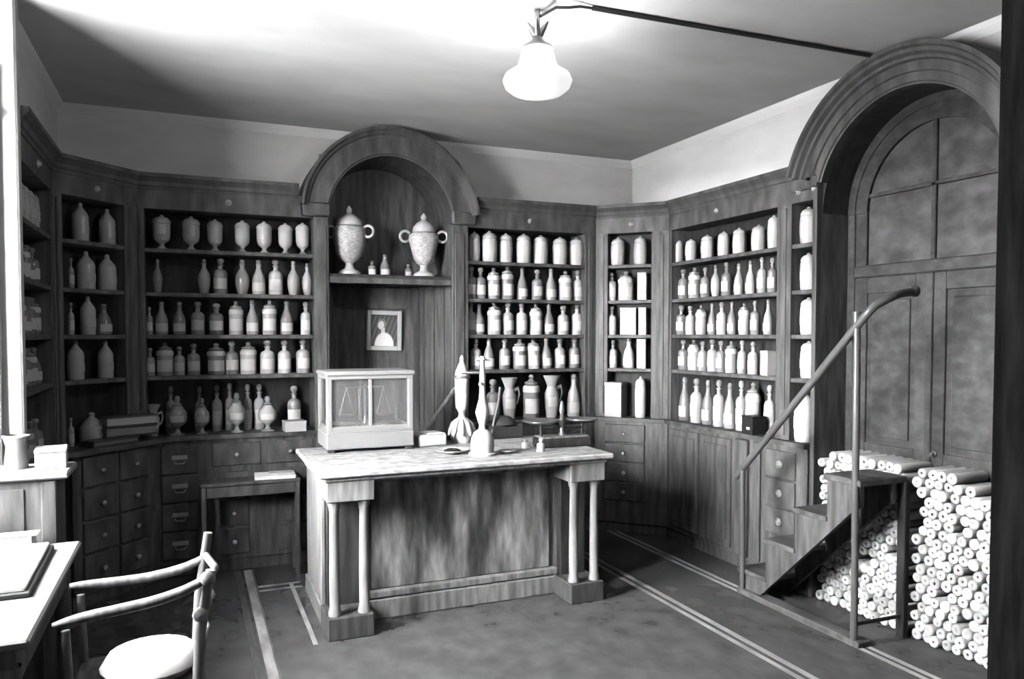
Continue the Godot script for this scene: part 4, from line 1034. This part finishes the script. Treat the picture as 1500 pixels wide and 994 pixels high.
	var u := thing("glass_column", "tall lidded white glass cylinder on a leaf-shaped foot", "apparatus", Transform3D(Basis.IDENTITY, q))
	put("foot", mb().lathe(Vector3.ZERO, V([0, 0, 0.07, 0, 0.075, 0.02, 0.082, 0.07, 0.07, 0.12, 0.04, 0.155, 0.026, 0.175, 0.024, 0.2, 0.034, 0.22]), 20), M.porcelain_dim, u)
	for k in 10:
		var an := TAU * k / 10
		var dv := Vector3(cos(an), 0, sin(an))
		put("leaf", mb().tube([dv * 0.03 + Vector3(0, 0.16, 0), dv * 0.066 + Vector3(0, 0.125, 0), dv * 0.084 + Vector3(0, 0.08, 0), dv * 0.098 + Vector3(0, 0.05, 0)], [0.008, 0.016, 0.016, 0.004], 7), M.porcelain_dim, u)
	put("cylinder", mb().lathe(Vector3(0, 0.22, 0), V([0.03, 0, 0.042, 0.01, 0.046, 0.05, 0.05, 0.22, 0, 0.22]), 20), M.porcelain, u)
	put("band", mb().lathe(Vector3(0, 0.435, 0), V([0.05, 0, 0.056, 0.004, 0.056, 0.016, 0.05, 0.02]), 20), M.brass, u)
	put("lid", mb().lathe(Vector3(0, 0.45, 0), V([0.05, 0, 0.045, 0.03, 0.026, 0.075, 0.013, 0.1, 0.015, 0.12, 0.006, 0.14, 0, 0.142]), 18), M.porcelain, u)
	# baluster column of a standing balance
	p = pc.call(712, 668)
	var v := thing("baluster_stand", "white baluster-shaped balance stand with bell foot and short arm", "balance stand", Transform3D(Basis.IDENTITY, Vector3(p.x, H, p.z - 0.06)))
	put("bell_foot", mb().lathe(Vector3.ZERO, V([0, 0, 0.085, 0, 0.085, 0.014, 0.07, 0.02, 0.072, 0.06, 0.07, 0.1, 0.055, 0.135, 0.03, 0.155, 0, 0.158]), 24), M.porcelain, v)
	put("baluster", mb().lathe(Vector3(0, 0.15, 0), V([0.026, 0, 0.02, 0.03, 0.034, 0.07, 0.044, 0.11, 0.034, 0.15, 0.022, 0.19, 0.018, 0.26, 0.02, 0.33, 0.014, 0.37, 0.012, 0.42, 0.02, 0.43, 0.012, 0.45, 0, 0.452]), 18), M.porcelain, v)
	put("arm", mb().tube([Vector3(-0.13, 0.50, -0.02), Vector3(-0.02, 0.50, 0), Vector3(0.0, 0.50, 0)], 0.008, 8), M.brass, v)
	put("arm", mb().tube([Vector3(-0.045, 0.575, 0), Vector3(0.0, 0.585, 0), Vector3(0.05, 0.575, 0)], [0.006, 0.01, 0.006], 8), M.porcelain, v)
	put("knob", mb().lathe(Vector3(-0.014, 0.42, 0.01), V([0, 0, 0.016, 0.005, 0.016, 0.02, 0, 0.026]), 10), M.brass, v)
	# low dark trestle tray behind
	p = pc.call(760, 648)
	var pr := thing("press", "dark iron tablet press with a raised lever", "press", Transform3D(Basis.IDENTITY, Vector3(p.x, H, p.z - 0.28)))
	put("bed", mb().box(Vector3(0, 0.05, 0), Vector3(0.26, 0.1, 0.14), 0.01), M.iron, pr)
	put("yoke", mb().lathe(Vector3(0, 0.1, 0), V([0.1, 0, 0.09, 0.02, 0.05, 0.05, 0.03, 0.055, 0, 0.056]), 18), M.iron, pr)
	put("lever", mb().tube([Vector3(-0.12, 0.02, 0.07), Vector3(-0.085, 0.14, 0.05), Vector3(-0.05, 0.24, 0.03), Vector3(-0.03, 0.36, 0.02)], 0.011, 8), M.rail, pr)
	# counter scale with two plates
	p = pc.call(848, 660)
	var zc := p.z - 0.24
	var sc := thing("counter_scale", "dark counter scale with two bright round pans", "scale", Transform3D(Basis.IDENTITY, Vector3(p.x, H, zc)))
	put("base", mb().box(Vector3(0, 0.03, 0), Vector3(0.36, 0.06, 0.16), 0.01), M.wood_dark, sc)
	put("base_moulding", mb().box(Vector3(0, 0.065, 0), Vector3(0.33, 0.012, 0.14), 0.004), M.counter, sc)
	put("pillar", mb().lathe(Vector3(0.0, 0.07, 0), V([0.03, 0, 0.015, 0.02, 0.012, 0.06, 0.02, 0.08, 0.012, 0.14, 0.02, 0.16, 0.01, 0.22, 0, 0.23]), 12), M.brass, sc)
	put("beam", mb().tube([Vector3(-0.15, 0.12, 0), Vector3(-0.07, 0.11, 0), Vector3(0, 0.13, 0), Vector3(0.07, 0.11, 0), Vector3(0.15, 0.12, 0)], 0.009, 8), M.iron, sc)
	for e in [[-0.15, 0.125], [0.15, 0.105]]:
		put("pan_support", mb().tube([Vector3(e[0], 0.06, 0), Vector3(e[0], 0.155, 0)], 0.01, 8), M.iron, sc)
		put("pan", mb().lathe(Vector3(e[0], 0.15, 0), V([0, 0, e[1] * 0.6, 0.002, e[1], 0.02, e[1], 0.026, e[1] * 0.6, 0.008, 0, 0.006]), 24), M.brass, sc)
	# weights
	var wl := [[773, 657, 0.026, 0.06, "squat brass weight nearer the baluster stand"], [795, 662, 0.024, 0.085, "taller pale weight with knob in front of the counter scale"]]
	for e in wl:
		p = pc.call(e[0], e[1])
		var r: float = e[2]
		var h: float = e[3]
		var wt := thing("weight", e[4], "weight", Transform3D(Basis.IDENTITY, Vector3(p.x, H, p.z - 0.03)), "weights on the counter")
		put("body", mb().lathe(Vector3.ZERO, [Vector2(0, 0), Vector2(r * 1.15, 0), Vector2(r * 1.2, h * 0.08), Vector2(r, h * 0.12), Vector2(r, h * 0.55), Vector2(r * 0.8, h * 0.62), Vector2(0, h * 0.63)], 16), M.porcelain_dim, wt)
		put("knob", mb().lathe(Vector3(0, h * 0.62, 0), [Vector2(r * 0.4, 0), Vector2(r * 0.35, h * 0.1), Vector2(r * 0.6, h * 0.24), Vector2(r * 0.4, h * 0.36), Vector2(0, h * 0.38)], 14), M.porcelain_dim, wt)
	# small saucers and a rack along the front
	p = pc.call(745, 664)
	var sa := thing("saucer", "small pale saucer beside the baluster stand", "saucer", Transform3D(Basis.IDENTITY, Vector3(p.x, H, p.z - 0.02)))
	put("rim", mb().lathe(Vector3.ZERO, V([0, 0, 0.03, 0, 0.055, 0.018, 0.053, 0.02, 0.03, 0.006, 0, 0.005]), 18), M.porcelain_dim, sa)
	put("lump", mb().lathe(Vector3(0, 0.0055, 0), V([0.028, 0, 0.024, 0.012, 0, 0.018]), 12), M.glass_b, sa)

# ------------------------------------------------------------------ niche: lidded vases, picture
func fill_niche() -> void:
	var H := 2.10
	var face := Vector3(0, 0, ZB - 0.17)
	for k in 2:
		var p := hit([512, 621][k], 400, face, Vector3(0, 0, 1))
		var t := thing("lidded_vase", ["plump lidded white vase with scroll handles, the wider of the two in the niche", "slender-waisted lidded white vase with scroll handles beside small bottles in the niche"][k], "vase", Transform3D(Basis(Vector3.UP, [-0.45, -0.25][k]), Vector3(p.x, H, p.z)), "lidded vases in the niche")
		var w: float = [1.12, 1.0][k]
		put("foot", mb().lathe(Vector3.ZERO, V([0, 0, 0.082, 0, 0.085, 0.02, 0.07, 0.035, 0.036, 0.05, 0.028, 0.08, 0.036, 0.1]), 22), M.porcelain, t)
		if k == 0:
			put("body", mb().lathe(Vector3(0, 0.095, 0), V([0.034, 0, 0.07, 0.02, 0.1, 0.06, 0.118, 0.14, 0.125, 0.22, 0.116, 0.258, 0.095, 0.275, 0, 0.276]), 26), M.painted, t)
		else:
			put("body", mb().lathe(Vector3(0, 0.095, 0), V([0.034, 0, 0.06, 0.015, 0.082, 0.05, 0.1, 0.12, 0.12, 0.2, 0.115, 0.235, 0.085, 0.255, 0, 0.256]), 26), M.painted, t)
		var ly: float = [0.37, 0.35][k]
		put("lid", mb().lathe(Vector3(0, ly, 0), [Vector2(0.09 * w, 0), Vector2(0.092 * w, 0.01), Vector2(0.085 * w, 0.04), Vector2(0.055, 0.075), Vector2(0.03, 0.09), Vector2(0.018, 0.1), Vector2(0.024, 0.12), Vector2(0.014, 0.14), Vector2(0, 0.155)], 22), M.porcelain, t)
		for s in [-1, 1]:
			var hy: float = [0.27, 0.26][k]
			var pts := []
			for i in 15:
				var an: float = lerp(-2.4, 2.6, i / 14.0)
				pts.append(Vector3(s * (0.145 + 0.04 * cos(an)), hy + 0.06 + 0.042 * sin(an), 0))
			put("handle", mb().tube(pts, 0.011, 8), M.porcelain, t)
	# small bottles between the vases
	for e in [["bottle", 545, 12, 0.13], ["sloping_bottle", 564, 15, 0.18], ["bottle", 598, 10, 0.11]]:
		var p := hit(e[1], 398, Vector3(0, 0, ZB - 0.27), Vector3(0, 0, 1))
		vessel(e[0], Vector3(p.x, H, p.z), e[2] * depth_of(p) / FPX, e[3], 0.0, {545: "small grey bottle beside the plump vase in the niche", 564: "taller grey bottle between the two vases in the niche", 598: "tiny grey bottle beside the slender vase in the niche"}[e[1]], "small bottles in the niche", M.glass_b)
	# framed portrait on the back of the niche
	var zb := ZB - 0.498
	var pc := hit(562, 484, Vector3(0, 0, zb), Vector3(0, 0, 1))
	var k := depth_of(pc) / FPX
	var fw := 52.0 * k
	var fh := 58.0 * k
	var t := thing("framed_portrait", "small pale-framed portrait of a person in white hanging inside the niche", "picture", Transform3D(Basis(Vector3(0, 0, 1), -0.02), Vector3(pc.x, pc.y, zb + 0.02)))
	var b := 0.036
	put("frame_side", mb().box(Vector3(-fw / 2 + b / 2, 0, 0), Vector3(b, fh, 0.025), 0.005), M.porcelain_dim, t)
	put("frame_side", mb().box(Vector3(fw / 2 - b / 2, 0, 0), Vector3(b, fh, 0.025), 0.005), M.porcelain_dim, t)
	put("frame_side", mb().box(Vector3(0, fh / 2 - b / 2, 0), Vector3(fw - 2 * b, b, 0.025), 0.005), M.porcelain_dim, t)
	put("frame_side", mb().box(Vector3(0, -fh / 2 + b / 2, 0), Vector3(fw - 2 * b, b, 0.025), 0.005), M.porcelain_dim, t)
	var im := Image.create(128, 160, true, Image.FORMAT_RGB8)
	for y in 160:
		for x in 128:
			var u := (x - 64) / 64.0
			var v := (y - 80) / 80.0
			var g := 0.28 + 0.06 * sin(x * 0.3 + y * 0.1)
			var head := Vector2((u + 0.25 + (v + 0.35) * 0.1) / 0.24, (v + 0.35) / 0.27).length()
			var hair := Vector2((u + 0.17) / 0.32, (v + 0.45) / 0.3).length()
			var bust := Vector2(u / 0.72, (v - 0.95) / 0.85).length()
			g = lerp(g, 0.42, smoothstep(1.1, 0.9, hair))
			g = lerp(g, 0.76, smoothstep(1.1, 0.85, head))
			if abs(u + 0.1) < 0.14 and v > -0.2 and v < 0.3: g = 0.72
			g = lerp(g, 0.82, smoothstep(1.06, 0.92, bust))
			im.set_pixel(x, y, Color(g, g, g))
	im.generate_mipmaps()
	var pm := grey(1.0, 0.5)
	pm.albedo_texture = ImageTexture.create_from_image(im)
	var qm := QuadMesh.new()
	qm.size = Vector2(fw - 2 * b + 0.004, fh - 2 * b + 0.004)
	put("portrait", qm, pm, t)
	# rod leaning in the niche
	var a := hit(632, 618, Vector3(0, 0, ZB + 0.09), Vector3(0, 0, 1))
	var c := hit(666, 570, Vector3(0, 0, ZB + 0.055), Vector3(0, 0, 1))
	var d := (a - c) / (c.y - a.y)
	var rd := thing("leaning_rod", "long pale rod leaning against the edge of the niche", "rod")
	put("shaft", mb().tube([c, c + d * c.y], 0.016, 10), M.wood_pale, rd)
	put("tip", mb().tube([c, c - d * 0.03], [0.016, 0.008], 10), M.brass, rd)

# ------------------------------------------------------------------ rolls stacked under the doors
func build_rolls() -> void:
	var meshes := []
	for r in [0.0265, 0.028, 0.0295]:
		for k in 2:
			meshes.append(mb().lathe(Vector3.ZERO, [Vector2(0, 0.006 + 0.02 * k), Vector2(r * (0.12 + 0.1 * k), 0.006 + 0.02 * k), Vector2(r * (0.16 + 0.1 * k), 0.002), Vector2(r * 0.55, -0.002), Vector2(r * 0.9, 0.0), Vector2(r, 0.006), Vector2(r * (0.97 if k == 0 else 1.0), 0.13), Vector2(r, 0.24), Vector2(0, 0.24)], 14, Basis(Vector3(0, 0, 1), -PI / 2)).mesh())
	var D := 0.0585
	for st in 2:
		var z0: float = [-3.615, -2.935][st]
		var z1: float = [-2.985, -2.40][st]
		var rows: int = 18
		for r in rows:
			var y := 0.0295 + r * D * 0.885
			var z := z0 + (D / 2 if r % 2 == 1 else 0.0) + 0.03
			var num := -1
			while z < z1:
				var top: float = 1.0 if st == 0 else 0.96 - max(0.0, (z + 2.72)) * 0.55
				if st == 0 and z > -3.45: top = 0.975
				num += 1
				if r > 1 and rng.randf() < 0.05:
					z += D
					continue
				if y < top - 0.02:
					var o := MeshInstance3D.new()
					o.mesh = meshes[rng.randi() % meshes.size()]
					o.material_override = M.roll_a if rng.randf() < 0.6 else M.roll_b
					o.name = numbered("paper_roll"); add_child(o)
					o.position = Vector3(3.60 + rng.randf_range(-0.014, 0.014), y + rng.randf_range(0.0, 0.002), z + rng.randf_range(-0.002, 0.002))
					o.rotation.x = rng.randf_range(0, TAU)
					tag(o, "white paper roll, %s from the %s, %s row up, %s the steps" % [ORD[num], ["shelving", "steps"][st], ROWN[r], ["behind", "beside"][st]], "roll", ["rolls stacked behind the steps", "rolls stacked beside the steps"][st])
				z += D
	var lr := put("paper_roll", mb().lathe(Vector3.ZERO, [Vector2(0, 0), Vector2(0.02, 0.0), Vector2(0.021, 0.01), Vector2(0.021, 0.2), Vector2(0, 0.2)], 14, Basis(Vector3(0, 0, 1), PI / 2)), M.paper)
	lr.transform = Transform3D(Basis(Vector3.UP, 0.9), Vector3(3.57, 0.2, -2.44))
	tag(lr, "single white roll jutting out of the tall stack near its foot", "roll")
